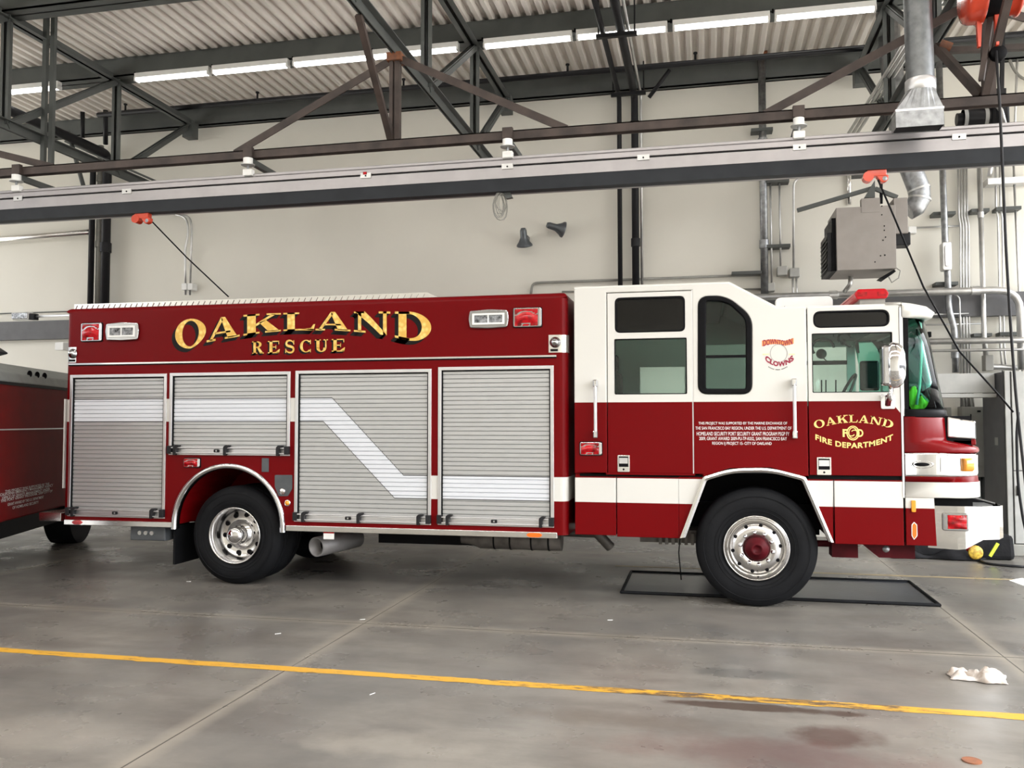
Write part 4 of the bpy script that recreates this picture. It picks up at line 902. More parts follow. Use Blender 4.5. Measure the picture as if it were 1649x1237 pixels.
# ================================================================== ROOF STEEL
for y, where in ((5.13, 'lowest in view, running along the top of the back wall'), (3.10, 'carrying the row of tube lights'), (1.02, 'crossing the top left corner'), (-1.1, 'overhead nearest the camera')):
    if y < -1: continue
    mb = MB(); h = 6.72 if y < 5 else 6.70; d = .14 if y < 5 else .06
    mb.box((-16.9, y-d, h), (8.8, y+d, h+.02)); mb.box((-16.9, y-d, 6.975), (8.8, y+d, 6.993)); mb.box((-16.9, y-.012 if y < 5 else y+.02, h), (8.8, y+.012 if y < 5 else y+.06, 6.98))
    if y > 5: mb.box((-16.9, y-d, h+.0), (8.8, y-d+.02, 6.98))
    else: mb.box((-16.9, y-d, h), (8.8, y-d+.015, 6.98))
    tag(mb.build('roof_beam', 'steel_grey'), 'grey steel roof beam ' + where, 'roof beam', 'steel roof beams')
ys = [(-3.2, 0), (-1.1, 1), (1.02, 0), (3.10, 1), (5.0, 0)]
for X0, desc in ((-8.42, 'grey roof truss at the left, joining the wall beam left of the tube lights row'), (-2.94, 'grey roof truss at mid picture crossing the row of tube lights'), (2.25, 'grey roof truss at the right beside the galvanised duct')):
    tr = thing('roof_truss', desc, 'roof truss', (X0, 1, 5.3), 'grey roof trusses')
    zt_, zb_ = 6.72, 5.34
    for nm, z in (('top_chord', zt_), ('bottom_chord', zb_)):
        mb = MB(); e = 5.05 if nm == 'top_chord' else 4.4
        for s in (-1, 1): mb.box((X0+s*.012, -3.4, z-.055), (X0+s*.022, e, z+.055)); mb.box((X0+s*.012, -3.4, z-.055 if nm == 'top_chord' else z+.045), (X0+s*.085, e, z-.045 if nm == 'top_chord' else z+.055))
        mb.build(nm, 'steel_grey', tr)
    for y in (-1.1, 1.02, 3.10):
        mb = MB(); 
        for s in (-1, 1): mb.box((X0+s*.010, y-.05, zb_), (X0+s*.020, y+.05, zt_)); mb.box((X0+s*.010, y-.05, zb_), (X0+s*.065, y-.042, zt_))
        mb.build('post', 'steel_grey', tr)
    for ya, za, yb, zb2 in ((5.0, zt_, 3.10, zb_), (3.10, zt_, 1.02, zb_), (1.02, zt_, -1.1, zb_)):
        mb = MB()
        for s in (-1, 1): mb.bar((X0+s*.03, ya, za), (X0+s*.03, yb, zb2), .012, .09)
        mb.bar((X0, ya, za+.03), (X0, yb, zb2+.03), .10, .01)
        mb.build('web_brace', 'steel_grey', tr)
    MB().box((X0-.09, 4.86, 6.45), (X0+.09, 5.05, 6.72)).build('wall_cleat', 'steel_grey', tr)
for u_, vb, ds_ in ((70, 262, 'left one of two slim grey posts hanging left of the left truss post'), (82, 280, 'right one of two slim grey posts hanging left of the left truss post')):
    q_ = PY(u_, vb, 1.6); tag(MB().box((q_.x-.03, 1.57, q_.z), (q_.x+.03, 1.62, 6.99)).build('hanger_post', 'steel_grey'), ds_, 'post', 'slim hanger posts')
# brown hanging frame that carries the rail
hf = thing('rail_support_frame', 'rust-brown steel frame of chords and braces hanging above the silver rail', 'steel frame', (-2.94, 0, 4.4))
def angle(mb, p, q, w_=.075):
    p, q = Vector(p), Vector(q); mb.bar(p, q, .012, w_); d = (q-p).normalized(); g_ = Vector((0, 1, 0)); mb.bar(p+g_*.035, q+g_*.035, w_, .012)
MB().box((-12, -.04, 4.395), (7, .04, 4.405)); mb = MB(); mb.box((-12, -.045, 4.345), (7, -.033, 4.43)); mb.box((-12, -.045, 4.42), (7, .045, 4.43)); mb.box((-12, .033, 4.345), (7, .045, 4.43)); mb.build('bottom_chord', 'steel_brown', hf)
def fr_post(X0):
    mb = MB(); mb.box((X0-.05, -.04, 4.42), (X0-.015, .03, 5.30)); mb.box((X0+.0, -.03, 4.42), (X0+.05, .04, 5.30)); mb.build('post', 'steel_brown', hf)
    mb = MB(); mb.bar((X0-.02, -.9, 5.28), (X0-.04, -.02, 4.44), .06, .05); mb.build('forward_brace', 'steel_brown', hf)
    MB().box((X0-.075, -.06, 5.22), (X0+.075, .10, 5.30)).build('head_plate', 'rust', hf)
def brace(p, q): mb = MB(); mb.bar(p, q, .012, .075); mb.bar(Vector(p)+Vector((0, .03, .03)), Vector(q)+Vector((0, .03, .03)), .06, .012); mb.build('brace', 'steel_brown', hf)
for X0 in (-8.42, -2.94, 2.42): fr_post(X0)
a = S(378, 248); brace((-2.97, 0, 5.25), (a[0], 0, 4.42)); a = S(912, 212); brace((-2.90, 0, 5.25), (a[0], 0, 4.42))
a = S(1232, 186); b = S(1465, 62); brace((a[0], 0, 4.42), (2.2, 0, a[1]+(b[1]-a[1])*(2.2-a[0])/(b[0]-a[0])+.02)); a = S(85, 268); brace((-8.42, 0, 4.85), (a[0], 0, 4.42)); brace((2.44, 0, 5.2), (4.3, 0, 4.44))
mb = MB(); p0, p1 = PY(1508, 75, .6), PY(1580, 155, .0); mb.bar(p0, p1, .06, .07); mb.build('brace', 'steel_brown', hf)
mb = MB(); mb.bar(PY(1465, 84, .6), PY(1700, 74, .6), .06, .05); mb.build('cross_bar', 'steel_brown', hf)
MB().cyl(PY(1513, 72, .56), PY(1531, 78, .56), .05, n=12).build('rust_patch', 'rust', hf)

# ---- exhaust rail
ra_ = thing('exhaust_rail', 'long silver extraction rail with a black rubber lip crossing the whole bay', 'exhaust rail', (-2.0, 0, 3.85))
mb = MB(); pf = [(-.075, 3.965), (-.075, 4.07), (-.060, 4.075), (-.060, 4.085), (-.075, 4.09), (-.075, 4.135), (-.05, 4.155), (-.05, 4.175), (-.03, 4.185), (.03, 4.185), (.075, 4.15), (.075, 3.965)]
mb.prism(pf, -16.5, 8, 'X'); mb.build('rail_profile', 'rail_aluminium', ra_)
MB().prism([(-.055, 3.845), (-.07, 3.965), (.07, 3.965), (.055, 3.845)], -16.5, 8, 'X').build('rubber_lip', 'rubber_seal', ra_)
mb = MB(); mb.box((-16.5, -.079, 4.072), (8, -.073, 4.080)); mb.build('rail_slot', 'gasket', ra_)
for u, v in ((38, 330), (212, 320), (594, 289), (820, 275), (1037, 267), (1286, 247), (1540, 220)):
    x = S(u, v)[0]; j = MB().box((x-.055, -.085, 4.05), (x+.055, -.074, 4.10)); j.build('joint_plate', 'conduit_metal', ra_)
    MB().cyl((x, -.09, 4.072), (x, -.084, 4.072), .008, n=8).build('joint_screw', 'gasket', ra_)
MB().box((S(593, 289)[0]-.02, -.09, 4.085), (S(593, 289)[0]+.02, -.084, 4.11)).build('red_label', 'red_lens', ra_)
for u, desc in ((35, 'leftmost white-capped hanger clamp holding the rail'), (405, 'hanger clamp with a grey arm above the word Oakland'), (820, 'hanger clamp near mid rail above the coiled wire'), (1286, 'white hanger clamp on the rail left of the duct hood')):
    x = S(u, 270)[0]; hg_ = thing('rail_hanger', desc, 'rail hanger', (x, 0, 4.19), 'rail hangers')
    MB().box((x-.05, -.09, 4.345), (x+.05, -.04, 4.45)).build('beam_clip', 'steel_brown', hg_, .004)
    MB().cyl((x, -.07, 4.27), (x, -.07, 4.335), .048, n=20).build('upper_cap', 'white_plastic', hg_)
    MB().cyl((x, -.07, 4.262), (x, -.07, 4.272), .07, n=16).build('washer', 'conduit_metal', hg_)
    mb = MB(); mb.cyl((x, -.07, 4.18), (x, -.07, 4.27), .012, n=8); mb.build('threaded_rod', 'galvanised', hg_)
    MB().box((x-.05, -.092, 4.155), (x+.05, -.02, 4.222)).build('rail_bracket', 'white_plastic', hg_, .008)
    MB().box((x-.02, -.05, 4.285), (x+.035, .62, 4.345)).build('arm', 'steel_grey', hg_, .004)
    MB().cyl((x, .55, 4.20), (x, .55, 4.285), .042, n=16).build('rear_cap', 'conduit_metal', hg_); MB().cyl((x, .55, 4.0), (x, .55, 4.20), .01, n=8).build('rear_rod', 'galvanised', hg_)
mb = MB(); mb.box((-16.5, .50, 3.98), (8, .60, 4.06)); mb.build('rear_stabiliser_rail', 'rail_aluminium', ra_)
# trolleys with cables
for u, v, pts, desc in ((232, 351, ((243, 355), (300, 414), (368, 478)), 'orange trolley under the rail at the left with a slack cable to the truck roof'), (1413, 284, ((1414, 290), (1440, 350), (1487, 462), (1545, 566), (1612, 640), (1632, 664)), 'orange trolley under the rail at the right with a long cable')):
    c = PY(u, v, 0); tr = thing('rail_trolley', desc, 'trolley', (c.x, 0, 3.84), 'orange rail trolleys')
    k_ = MB(); k_.box((c.x-.09, -.035, 3.79), (c.x+.07, .035, 3.85)); k_.prism(rounded([(c.x-.02, 3.80), (c.x+.09, 3.80), (c.x+.08, 3.745), (c.x+.03, 3.73)], .02), -.03, .03); k_.build('trolley_body', 'orange_paint', tr, .006)
    MB().cyl((c.x-.08, -.04, 3.79), (c.x-.08, .04, 3.79), .045, n=18).build('trolley_wheel', 'orange_paint', tr)
    MB().lathe((c.x+.055, -.033, 3.765), [(.001, -.004), (.014, -.002), (.02, 0)], n=12).build('eyelet', 'galvanised', tr)
    yy = .15 if u < 500 else -.12
    MB().tube([(c.x+.05, 0, 3.76)]+[PY(a, b, yy*(i+1)/len(pts)) for i, (a, b) in enumerate(pts)], .008, 6).build('cable', 'gasket', tr)

# ---- tube lights
def tube_light(ua, ub, v, desc):
    za = 6.61; p, q = PZ(ua, v[0], za), PZ(ub, v[1], za); y = 2.90
    x0, x1 = PY(ua, v[0], y).x+.01, PY(ub, v[1], y).x-.01
    t_ = thing('tube_light', desc, 'ceiling light', ((x0+x1)/2, y, 6.66), 'fluorescent tube lights on the roof beam')
    MB().box((x0, y-.045, 6.625), (x1, y+.045, 6.70)).build('housing', 'white_plastic', t_, .006)
    for s in (-.028, .028): MB().cyl((x0+.03, y+s, 6.605), (x1-.03, y+s, 6.605), .019, n=10).build('tube', 'tube_glow', t_)
    for x in (x0, x1-.025): MB().box((x, y-.05, 6.58), (x+.025, y+.05, 6.64)).build('lamp_holder', 'white_plastic', t_)
    MB().cyl((x0-.02, y, 6.68), (x0-.02, y, 6.73), .012, n=8).build('stem', 'gasket', t_)
TLS = [(15, 97, (150, 141), 'short-looking tube light at the far left behind the truss posts'), (218, 339, (128, 121), 'first tube light of the main row, right of the left truss'), (342, 466, (120, 107), 'second tube light of the main row'), (472, 597, (106, 96), 'third tube light of the main row'), (600, 740, (96, 80), 'tube light behind the brown post at mid picture'),
       (778, 923, (78, 62), 'tube light just right of the middle truss'), (927, 1076, (61, 46), 'tube light crossed by the two black pipes'), (1082, 1241, (45, 28), 'tube light between the black pipes and the last one'), (1246, 1412, (27, 10), 'rightmost tube light of the row, beside the right truss'), (-120, 12, (166, 151), 'tube light cut by the left edge of the picture')]
for a in TLS[:-1]: tube_light(*a)

# ================================================================== PIPES AND CONDUITS
def pipe(name, label, cat, pts, r, mat='conduit_metal', group=None, fillet=.12, n=12, couplings=(), parts=None):
    o = MB().tube(pts, r, n, fillet=fillet).build(name, mat); tag(o, label, cat, group)
    for f_ in couplings:
        k = min(len(pts)-2, int(f_)); a, b = Vector(pts[k]), Vector(pts[k+1]); p_ = a+(b-a)*(f_-k); d_ = (b-a).normalized(); c_ = MB().cyl(p_-d_*r*1.1, p_+d_*r*1.1, r*1.25, n=n).build('coupling', mat, o)
    return o
def WB(u0, v0, u1, v1, ya, yb): p_, q_ = PY(u0, v0, ya), PY(u1, v1, ya); return (p_.x, ya, p_.z), (q_.x, yb, q_.z)
W5 = lambda u, v, y=5.06: tuple(PY(u, v, y))
def vert(u, v0, v1, y=5.06): p, q = PY(u, v0, y), PY(u, v1, y); x = (p.x+q.x)/2; return [(x, y, p.z), (x, y, q.z)]
BG = 'black pipes up the back wall'
a = vert(998, 163, 470); x = a[0][0]; pipe('black_pipe', 'thin black pipe rising from behind the cab, left of the thicker one', 'pipe', [a[1], a[0][:2]+(6.62,), (x-.0, -3, 6.62)], .036, 'pipe_black', BG)
a = vert(1023, 160, 470); x = a[0][0]; pipe('black_pipe', 'thick black pipe rising from behind the cab', 'pipe', [a[1], a[0][:2]+(6.60,), (x, -3, 6.60)], .055, 'pipe_black', BG, couplings=(.25, .85))
a = vert(1033, 163, 470); x = a[0][0]; pipe('conduit', 'bright thin conduit hugging the thick black pipe', 'conduit', [a[1], a[0][:2]+(6.62,), (x, -3, 6.62)], .020)
for y, u0, u1, v, dsc in ((2.75, 960, 1026, 72, 'black hanger bar under the pipes at the tube lights'), (4.75, 984, 1040, 166, 'black hanger bar where the pipes turn down the wall')):
    p, q = PY(u0, v, y), PY(u1, v, y); h_ = MB().box((p.x, y-.03, 6.50), (q.x, y+.03, 6.55)).build('pipe_hanger', 'pipe_black'); tag(h_, dsc, 'pipe hanger', 'pipe hangers')
    for x in (p.x+.03, q.x-.03): MB().cyl((x, y, 6.53), (x, y, 7.0), .012, n=6).build('hanger_rod', 'pipe_black', h_)
pipe('brace_pipe', 'short black diagonal brace from the sprinkler pipe to the hanger bar', 'brace', [PY(1079, 112, 4.6), PY(1045, 157, 4.75)], .03, 'pipe_black')
zs = PY(824, 127, 4.55).z
sp_ = pipe('sprinkler_pipe', 'long black sprinkler pipe under the deck along the wall beam', 'pipe', [(-9.9, 4.55, zs), (6, 4.55, zs)], .042, 'pipe_black')
for u in (203, 415, 650, 914, 1120): x = PY(u, 120, 4.55).x; mb = MB().cyl((x, 4.55, zs), (x, 4.55, zs+.13), .016, n=8); mb.cyl((x, 4.55, zs+.13), (x, 4.55, zs+.15), .03, n=8); mb.build('sprinkler_head', 'pipe_black', sp_)
LG = 'pipes at the left corner of the wall'
a = vert(148, 235, 500, 5.0); x = a[0][0]; pipe('black_pipe', 'slim black pipe at the left, nearest the horizontal silver pipe', 'pipe', [a[1], (x, 5.0, 6.22), (x, -3, 6.22)], .05, 'pipe_black', LG)
a = vert(171, 230, 500, 5.0); x = a[0][0]; pipe('black_pipe', 'thicker black pipe at the left with an elbow under the wall beam', 'pipe', [a[1], (x, 5.0, 6.30), (x-.0, -3, 6.30)], .075, 'pipe_black', LG, couplings=(.4,))
a = vert(160, 235, 500, 5.08); pipe('grey_pipe', 'grey pipe squeezed between the two black pipes at the left', 'pipe', a, .05, 'panel_grey', LG, couplings=(.2, .6))
pipe('drop_pipe', 'short black drop from the sprinkler pipe into the left elbow', 'pipe', [PY(170, 178, 4.6), PY(170, 232, 4.9)], .04, 'pipe_black'); pipe('drop_pipe', 'short black drop left of the elbow at the left truss', 'pipe', [PY(133, 180, 4.6), PY(133, 222, 4.7)], .035, 'pipe_black')
pipe('silver_pipe', 'horizontal silver pipe on the wall at the left edge', 'pipe', [W5(-80, 392), W5(146, 374)], .052, 'polished_aluminium')
pipe('conduit', 'left of the two thin conduits dropping to a small box above the sign', 'conduit', [W5(262, 340), W5(300, 350), W5(304, 372), W5(298, 400), W5(299, 475)], .018, group='pair of conduits')
pipe('conduit', 'right of the two thin conduits dropping to a small box above the sign', 'conduit', [W5(262, 336, 5.10), W5(306, 350, 5.10), W5(309, 366, 5.10), W5(306, 475, 5.10)], .018, group='pair of conduits')
bx_ = MB().box(*WB(292, 467, 300.5, 456, 5.04, 5.19)); bx_.box(*WB(301.5, 467, 310, 456, 5.04, 5.19)); tag(bx_.build('junction_box', 'white_plastic', bevel=.008), 'white double junction box above the word Oakland', 'junction box')
pipe('conduit', 'thin grey conduit sloping down behind the brown chord at the left', 'conduit', [PY(105, 228, 4.9), PY(265, 298, 4.4)], .018, 'steel_grey'); pipe('brace_pipe', 'slanting grey stay below the left truss', 'brace', [PY(110, 212, 4.2), PY(136, 306, 4.2)], .035, 'steel_grey')
pipe('silver_pipe', 'tall silver pipe rising between the cab and the heater', 'pipe', vert(1229, 97, 478), .055, 'galvanised', couplings=(.35, .46, .78), fillet=0)
q = PY(1227, 82, 5.0); tag(MB().box((q.x-.07, 4.9, q.z-.08), (q.x+.07, 5.1, q.z+.05)).build('pipe_clamp', 'rust', bevel=.01), 'rust-red clamp at the top of the tall silver pipe', 'clamp')
SG = 'strut brackets on the back wall'
for i, (u0, u1, v, dsc) in enumerate(((1209, 1244, 213, 'strut bracket across the tall silver pipe above the rail'), (1234, 1270, 295, 'strut bracket just under the rail beside the tall silver pipe'), (1232, 1272, 399, 'strut bracket above the small boxes left of the heater'), (1500, 1536, 347, 'strut bracket behind the thick pipe right of the heater'), (1561, 1590, 342, 'strut bracket on the single pipe right of the wire bundle'), (1601, 1641, 339, 'strut bracket high on the pipes at the right edge'), (1504, 1540, 459, 'strut bracket above the big horizontal pipe'), (1565, 1594, 541, 'dark strut bracket above the middle horizontal pipe'), (1607, 1642, 539, 'dark strut bracket at the right edge above the horizontal pipe'), (1178, 1226, 442, 'short dark bracket left of the tall silver pipe'))):
    p, q = PY(u0, v, 5.1), PY(u1, v, 5.1); tag(MB().box((p.x, 5.0, p.z-.02), (q.x, WY, p.z+.025)).build('strut_bracket', 'steel_grey'), dsc, 'bracket', SG)
CG = 'thin conduits left of the heater'
pipe('conduit', 'thin conduit nearest the tall silver pipe, ending in the lowest box', 'conduit', vert(1241.5, 270, 458), .014, group=CG); pipe('conduit', 'thin conduit dropping to the middle box left of the heater', 'conduit', vert(1256, 270, 430), .014, group=CG)
pipe('conduit', 'conduit bent over the heater and dropping to a box', 'conduit', [W5(1278, 434), W5(1278, 288), W5(1362, 277)], .016, group=CG)
pipe('silver_pipe', 'short bright pipe dropping behind the heater stay', 'pipe', vert(1367, 262, 330, 5.168), .032, 'polished_aluminium')
for u0, v0, u1, v1, dsc in ((1252, 428, 1268, 443, 'middle grey junction box left of the heater'), (1272, 431, 1288, 446, 'right grey junction box left of the heater'), (1236, 455, 1248, 469, 'lowest grey junction box, beside the tall silver pipe')):
    tag(MB().box(*WB(u0, v1, u1, v0, 5.04, 5.2)).build('junction_box', 'cabinet_grey', bevel=.01), dsc, 'junction box', 'grey junction boxes')
for u in (1277, 1283): pipe('conduit', 'short conduit below the right junction box' + (', left one' if u == 1277 else ', right one'), 'conduit', vert(u, 446, 500), .014)
zc = .5*(PY(866, 458, 5.15).z+PY(1225, 440, 5.15).z)
pipe('conduit', 'long thin wall conduit bending down above the white cab', 'conduit', [W5(855, 475, 5.15), (PY(857, 458, 5.15).x, 5.15, zc), (PY(1226, 440, 5.15).x, 5.15, zc)], .02, 'panel_grey', fillet=.15)
pipe('conduit', 'lower thin conduit between the box body and cab roof line', 'conduit', [(PY(905, 468, 5.15).x, 5.15, 3.66), (PY(1240, 470, 5.15).x, 5.15, 3.60)], .014, 'panel_grey')
pipe('silver_pipe', 'thick horizontal pipe above the cab roof that turns down at the right edge', 'pipe', [(PY(1190, 480, 4.85).x, 4.85, 3.44), (PY(1642, 465, 4.85).x, 4.85, 3.44), (PY(1642, 465, 4.85).x, 4.85, 2.35)], .05, 'conduit_metal', fillet=.3, couplings=(.85, .35))
zz = PY(1570, 549, 4.8).z; pipe('silver_pipe', 'thick horizontal pipe right of the windshield', 'pipe', [(PY(1420, 549, 4.8).x, 4.8, zz), (6, 4.8, zz)], .043, 'conduit_metal')
zz = PY(1570, 564, 4.8).z; pipe('silver_pipe', 'thinner horizontal pipe below the thick one right of the windshield', 'pipe', [(PY(1420, 564, 4.8).x, 4.8, zz), (6, 4.8, zz)], .020, 'conduit_metal')
zz = PY(1550, 522, 5.1).z; pipe('conduit', 'thin horizontal conduit just below the dark girder', 'conduit', [(PY(1470, 522, 5.1).x, 5.1, zz), (PY(1580, 522, 5.1).x, 5.1, zz)], .012); zz = PY(1520, 506, 5.0).z; pipe('conduit', 'thin horizontal conduit across the dark girder', 'conduit', [(PY(1440, 506, 5.0).x, 5.0, zz), (PY(1560, 506, 5.0).x, 5.0, zz)], .012)
RG = 'pipes on the wall at the right'
bigp = pipe('silver_pipe', 'thick pipe right of the heater with an oblong fitting, kinked at the girder', 'pipe', [W5(1512, 100, 4.95), W5(1522, 392, 4.95), W5(1526, 440, 4.95), W5(1528, 500, 4.95), W5(1537, 528, 4.95), W5(1539, 600, 4.95)], .043, 'galvanised', RG, fillet=.1, couplings=(4.6,))
p, q = PY(1517, 436, 4.9), PY(1531, 390, 4.9); ft_ = plate('oblong_fitting', [rrect(p.x, p.z, q.x, q.z, .03)], 4.86, 5.02, 'conduit_metal', bigp, .01); plate('fitting_cover', [rrect(p.x+.03, p.z+.05, q.x-.03, q.z-.05, .03)], 4.845, 4.87, 'satin_aluminium', bigp, .004)
for k, (u, u2) in enumerate(((1543, 1548), (1547.5, 1553), (1552, 1559), (1556.5, 1563.5))):
    pipe('conduit', ('first', 'second', 'third', 'fourth')[k] + ' from the left in the bundle of four thin conduits', 'conduit', [W5(u, 262, 5.1), W5(u+1, 350, 5.1), W5(u+3.5, 362, 5.1), W5(u+4, 500, 5.1), W5(u2, 655, 5.1)], .013 if k != 2 else .017, group='bundle of four conduits', fillet=.05)
sp2 = pipe('silver_pipe', 'single pipe right of the conduit bundle, ending in a square fitting', 'pipe', [W5(1577, 262, 5.0), W5(1585, 545, 5.0), W5(1588, 575, 5.0)], .034, 'conduit_metal', RG, couplings=(.3,), fillet=0)
p, q = PY(1584, 598, 5.0), PY(1597, 572, 5.0); MB().box((p.x, 4.92, p.z), (q.x, 5.08, q.z)).build('square_fitting', 'panel_grey', sp2, .01); MB().cyl((q.x, 5.0, p.z+.06), PY(1640, 593, 5.0), .04, n=12).build('side_outlet', 'conduit_metal', sp2)
for u, u2, v2, dsc in ((1603, 1615, 600, 'left one of the pair of thin conduits near the right edge'), (1610, 1621, 600, 'right one of the pair of thin conduits near the right edge')): pipe('conduit', dsc, 'conduit', [W5(u, 262, 5.1), W5(u+1, 335, 5.1), W5(u+4, 350, 5.1), W5(u2-4, 560, 5.1), W5(u2, v2, 5.1)], .014, group='pair of conduits near the right edge', fillet=.05)
pipe('conduit', 'thin conduit closest to the right edge', 'conduit', [W5(1632, 262, 5.1), W5(1647, 610, 5.1)], .016); pipe('conduit', 'thin conduit bent down beside the first thin pipe, below the kink', 'conduit', [W5(1537, 474, 5.0), W5(1545, 480, 5.0), W5(1547, 560, 5.0)], .014)
pipe('conduit', 'thin pale conduit in the upper right corner', 'conduit', [W5(1640, 40, 5.1), W5(1632, 262, 5.1)], .016, 'conduit_metal')
pipe('cable_loop', 'grey cable sagging on the wall in the upper right corner', 'cable', [W5(1620, 70, 5.1), W5(1628, 105, 5.1), W5(1642, 125, 5.1), W5(1665, 132, 5.1)], .02, 'panel_grey', fillet=.3)
tag(MB().box(*WB(1591, 297, 1665, 283, 5.0, 5.2)).build('cable_tray', 'satin_aluminium'), 'pale horizontal strut channel at the right edge below the rail', 'channel')
p = W5(1592, 262, 5.05); MB()
pipe('conduit', 'pale stub conduit above the strut channel', 'conduit', [W5(1597, 262, 5.1), W5(1593, 284, 5.1)], .03, 'satin_aluminium', fillet=0)
# flue, ducts
gd = thing('duct_hood', 'round galvanised duct flaring into a rectangular hood above the rail', 'duct', (1.83, -.42, 4.2))
c0 = PY(1482, 128, -.42); cx = c0.x; r_ = .108; zc0 = PY(1482, 140, -.42).z
MB().cyl((cx, -.42, zc0), (cx-.03, -.42, 6.99), r_, n=36).build('duct', 'duct_metal', gd); MB().lathe((cx, -.42, zc0), [(r_, .06), (r_+.01, .05), (r_+.01, -.03), (r_-.005, -.05)], 'Z', 36).build('collar', 'satin_aluminium', gd)
zt2 = PY(1482, 175, -.50).z; zb2 = PY(1482, 203, -.50).z; x0, x1 = PY(1443, 200, -.50).x, PY(1520, 195, -.50).x; mb = MB(); n = 32
cir = [(cx+r_*math.cos(2*PI*k/n), -.42+r_*math.sin(2*PI*k/n), zc0-.03) for k in range(n+1)]
def sq(k):
    a = 2*PI*k/n; c, s = math.cos(a), math.sin(a); f_ = 1/max(abs(c), abs(s)); return ((x0+x1)/2+(x1-x0)/2*c*f_, -.42+.08*s*f_)
rows = [cir, [(*sq(k), zt2) for k in range(n+1)], [(*sq(k), zb2) for k in range(n+1)]]; mb.sheet(rows, False); mb.build('hood', 'galvanised', gd, solid=.004)
MB().box((x0-.004, -.505, zt2-.012), (x1+.004, -.335, zt2+.006)).build('hood_seam', 'satin_aluminium', gd); MB().box((x0+.01, -.49, zb2+.004), (x1-.01, -.35, zb2+.02)).build('hood_opening', 'gasket', gd)
ROOFY = 3.9
fl = thing('heater_flue', 'bent galvanised flue pipe climbing from the heater past the rail', 'flue', tuple(PY(1480, 330, ROOFY)))
P5 = lambda u, v, y=ROOFY: Vector(PY(u, v, y))
mb = MB(); pts = [P5(1428, 20), P5(1441, 160), P5(1458, 250), P5(1480, 305), P5(1481, 320), P5(1474, 332), P5(1462, 338)]
mb.tube(pts, .135, 24); mb.build('flue_pipe', 'galvanised', fl)
for k in (2, 3, 4): d_ = (pts[k+1]-pts[k-1]).normalized(); MB().cyl(pts[k]-d_*.012, pts[k]+d_*.012, .141, n=24).build('flue_seam', 'conduit_metal', fl)
for u0, u1, dsc in ((1362, 1470, 'left'), (1369, 1478, 'middle'), (1376, 1487, 'right')):
    pipe('conduit', dsc + ' of the slanting grey conduits running back under the roof beside the duct', 'conduit', [PY(u0, 222, 4.6), PY(u1+30, 0, 1.6)], .022, 'conduit_metal', 'slanting conduits beside the duct')

# ---- unit heater
HY = 3.5
ht = thing('unit_heater', 'square grey-brown hanging gas heater with black louvres', 'heater', tuple(PY(1395, 440, HY)))
(hx0, _), (hx1, hz1), (_, hz0) = S(1347, 385, HY), S(1442, 330, HY), S(1395, 434, HY)
MB().box((hx0, HY, hz0), (hx1, HY+.75, hz1)).build('casing', 'heater_grey', ht, .006)
MB().prism([(HY+.04, hz1-.12), (HY+.04, hz0), (HY+.71, hz0), (HY+.71, hz1-.12)], hx0-.05, hx0, 'X').build('outlet_duct', 'gasket', ht)
lv = MB().box((hx0-.10, HY+.06, hz0-.0), (hx0-.05, HY+.70, hz1-.30))
for k in range(8): z = hz0+.04+k*(hz1-hz0-.36)/8; lv.prism([(hx0-.112, z-.01), (hx0-.095, z+.03), (hx0-.095, z+.035), (hx0-.112, z)], HY+.08, HY+.67)
lv.build('louvres', 'black_plastic', ht)
MB().box((S(1387, 320, HY)[0], HY-.006, hz1-.08), (S(1417, 320, HY)[0], HY+.1, S(1387, 320, HY)[1])).build('mounting_plate', 'heater_grey', ht)
MB().box((hx1-.01, HY+.05, hz1-.35), (S(1463, 320, HY)[0], HY+.4, S(1450, 317, HY)[1])).build('flue_collar_box', 'heater_grey', ht, .005)
for u, v in ((1391, 327), (1391, 333), (1412, 325), (1412, 330), (1420, 332), (1420, 346), (1424, 364), (1424, 371), (1426, 382), (1422, 387), (1418, 412), (1425, 411), (1409, 422)): q = PY(u, v, HY); MB().cyl((q.x, HY-.004, q.z), (q.x, HY, q.z), .009, n=6).build('screw', 'gasket', ht)
MB().box(PY(1443, 395, HY+.1), PY(1459, 380, HY+.35)).build('gas_valve', 'black_plastic', ht, .01)
MB().tube([PY(1441, 430, HY+.1), PY(1450, 436, HY+.1), PY(1447, 448, HY+.1), PY(1436, 455, HY+.1), PY(1431, 446, HY+.1)], .008, 6).build('wire', 'panel_grey', ht)
MB().prism([S(1416, 448, HY), S(1440, 434, HY), S(1443, 437, HY), S(1424, 450, HY)], HY, HY+.2).build('bottom_bracket', 'gasket', ht); MB().tube([PY(1370, 445, HY+.5), PY(1369, 458, HY+.5), PY(1360, 470, HY+.6)], .03, 8).build('gas_hose', 'conduit_metal', ht)
hs_ = thing('heater_bracket', 'dark angled steel stay above the heater', 'bracket', tuple(PY(1408, 305, 3.7)))
for a, b in (((1284, 339), (1409, 302)), ((1409, 304), (1445, 318))): MB().bar(PY(a[0], a[1], 3.8), PY(b[0], b[1], 3.8), .05, .05).build('stay', 'steel_grey', hs_)
MB().cyl(PY(1419, 262, 3.8), PY(1419, 328, 3.8), .02, n=8).build('hanger_rod', 'gasket', hs_); MB().prism([S(1392, 318, 3.75), S(1409, 290, 3.75), S(1409, 318, 3.75)], 3.75, 3.8).build('gusset', 'steel_grey', hs_)
MB().box(PY(1375, 282, 3.8), PY(1388, 270, 4.0)).build('top_clamp', 'steel_grey', hs_)
tag(MB().box(*WB(1463, 376, 1476, 364, 5.1, 5.2)).build('light_switch', 'white_plastic', bevel=.01), 'small wall switch box right of the heater', 'switch box')
pipe('conduit', 'thin conduit from the switch box to the pipe bundle', 'conduit', [(PY(1476, 367, 5.15).x, 5.15, PY(1476, 367, 5.15).z), (PY(1545, 364, 5.15).x, 5.15, PY(1476, 367, 5.15).z)], .013)

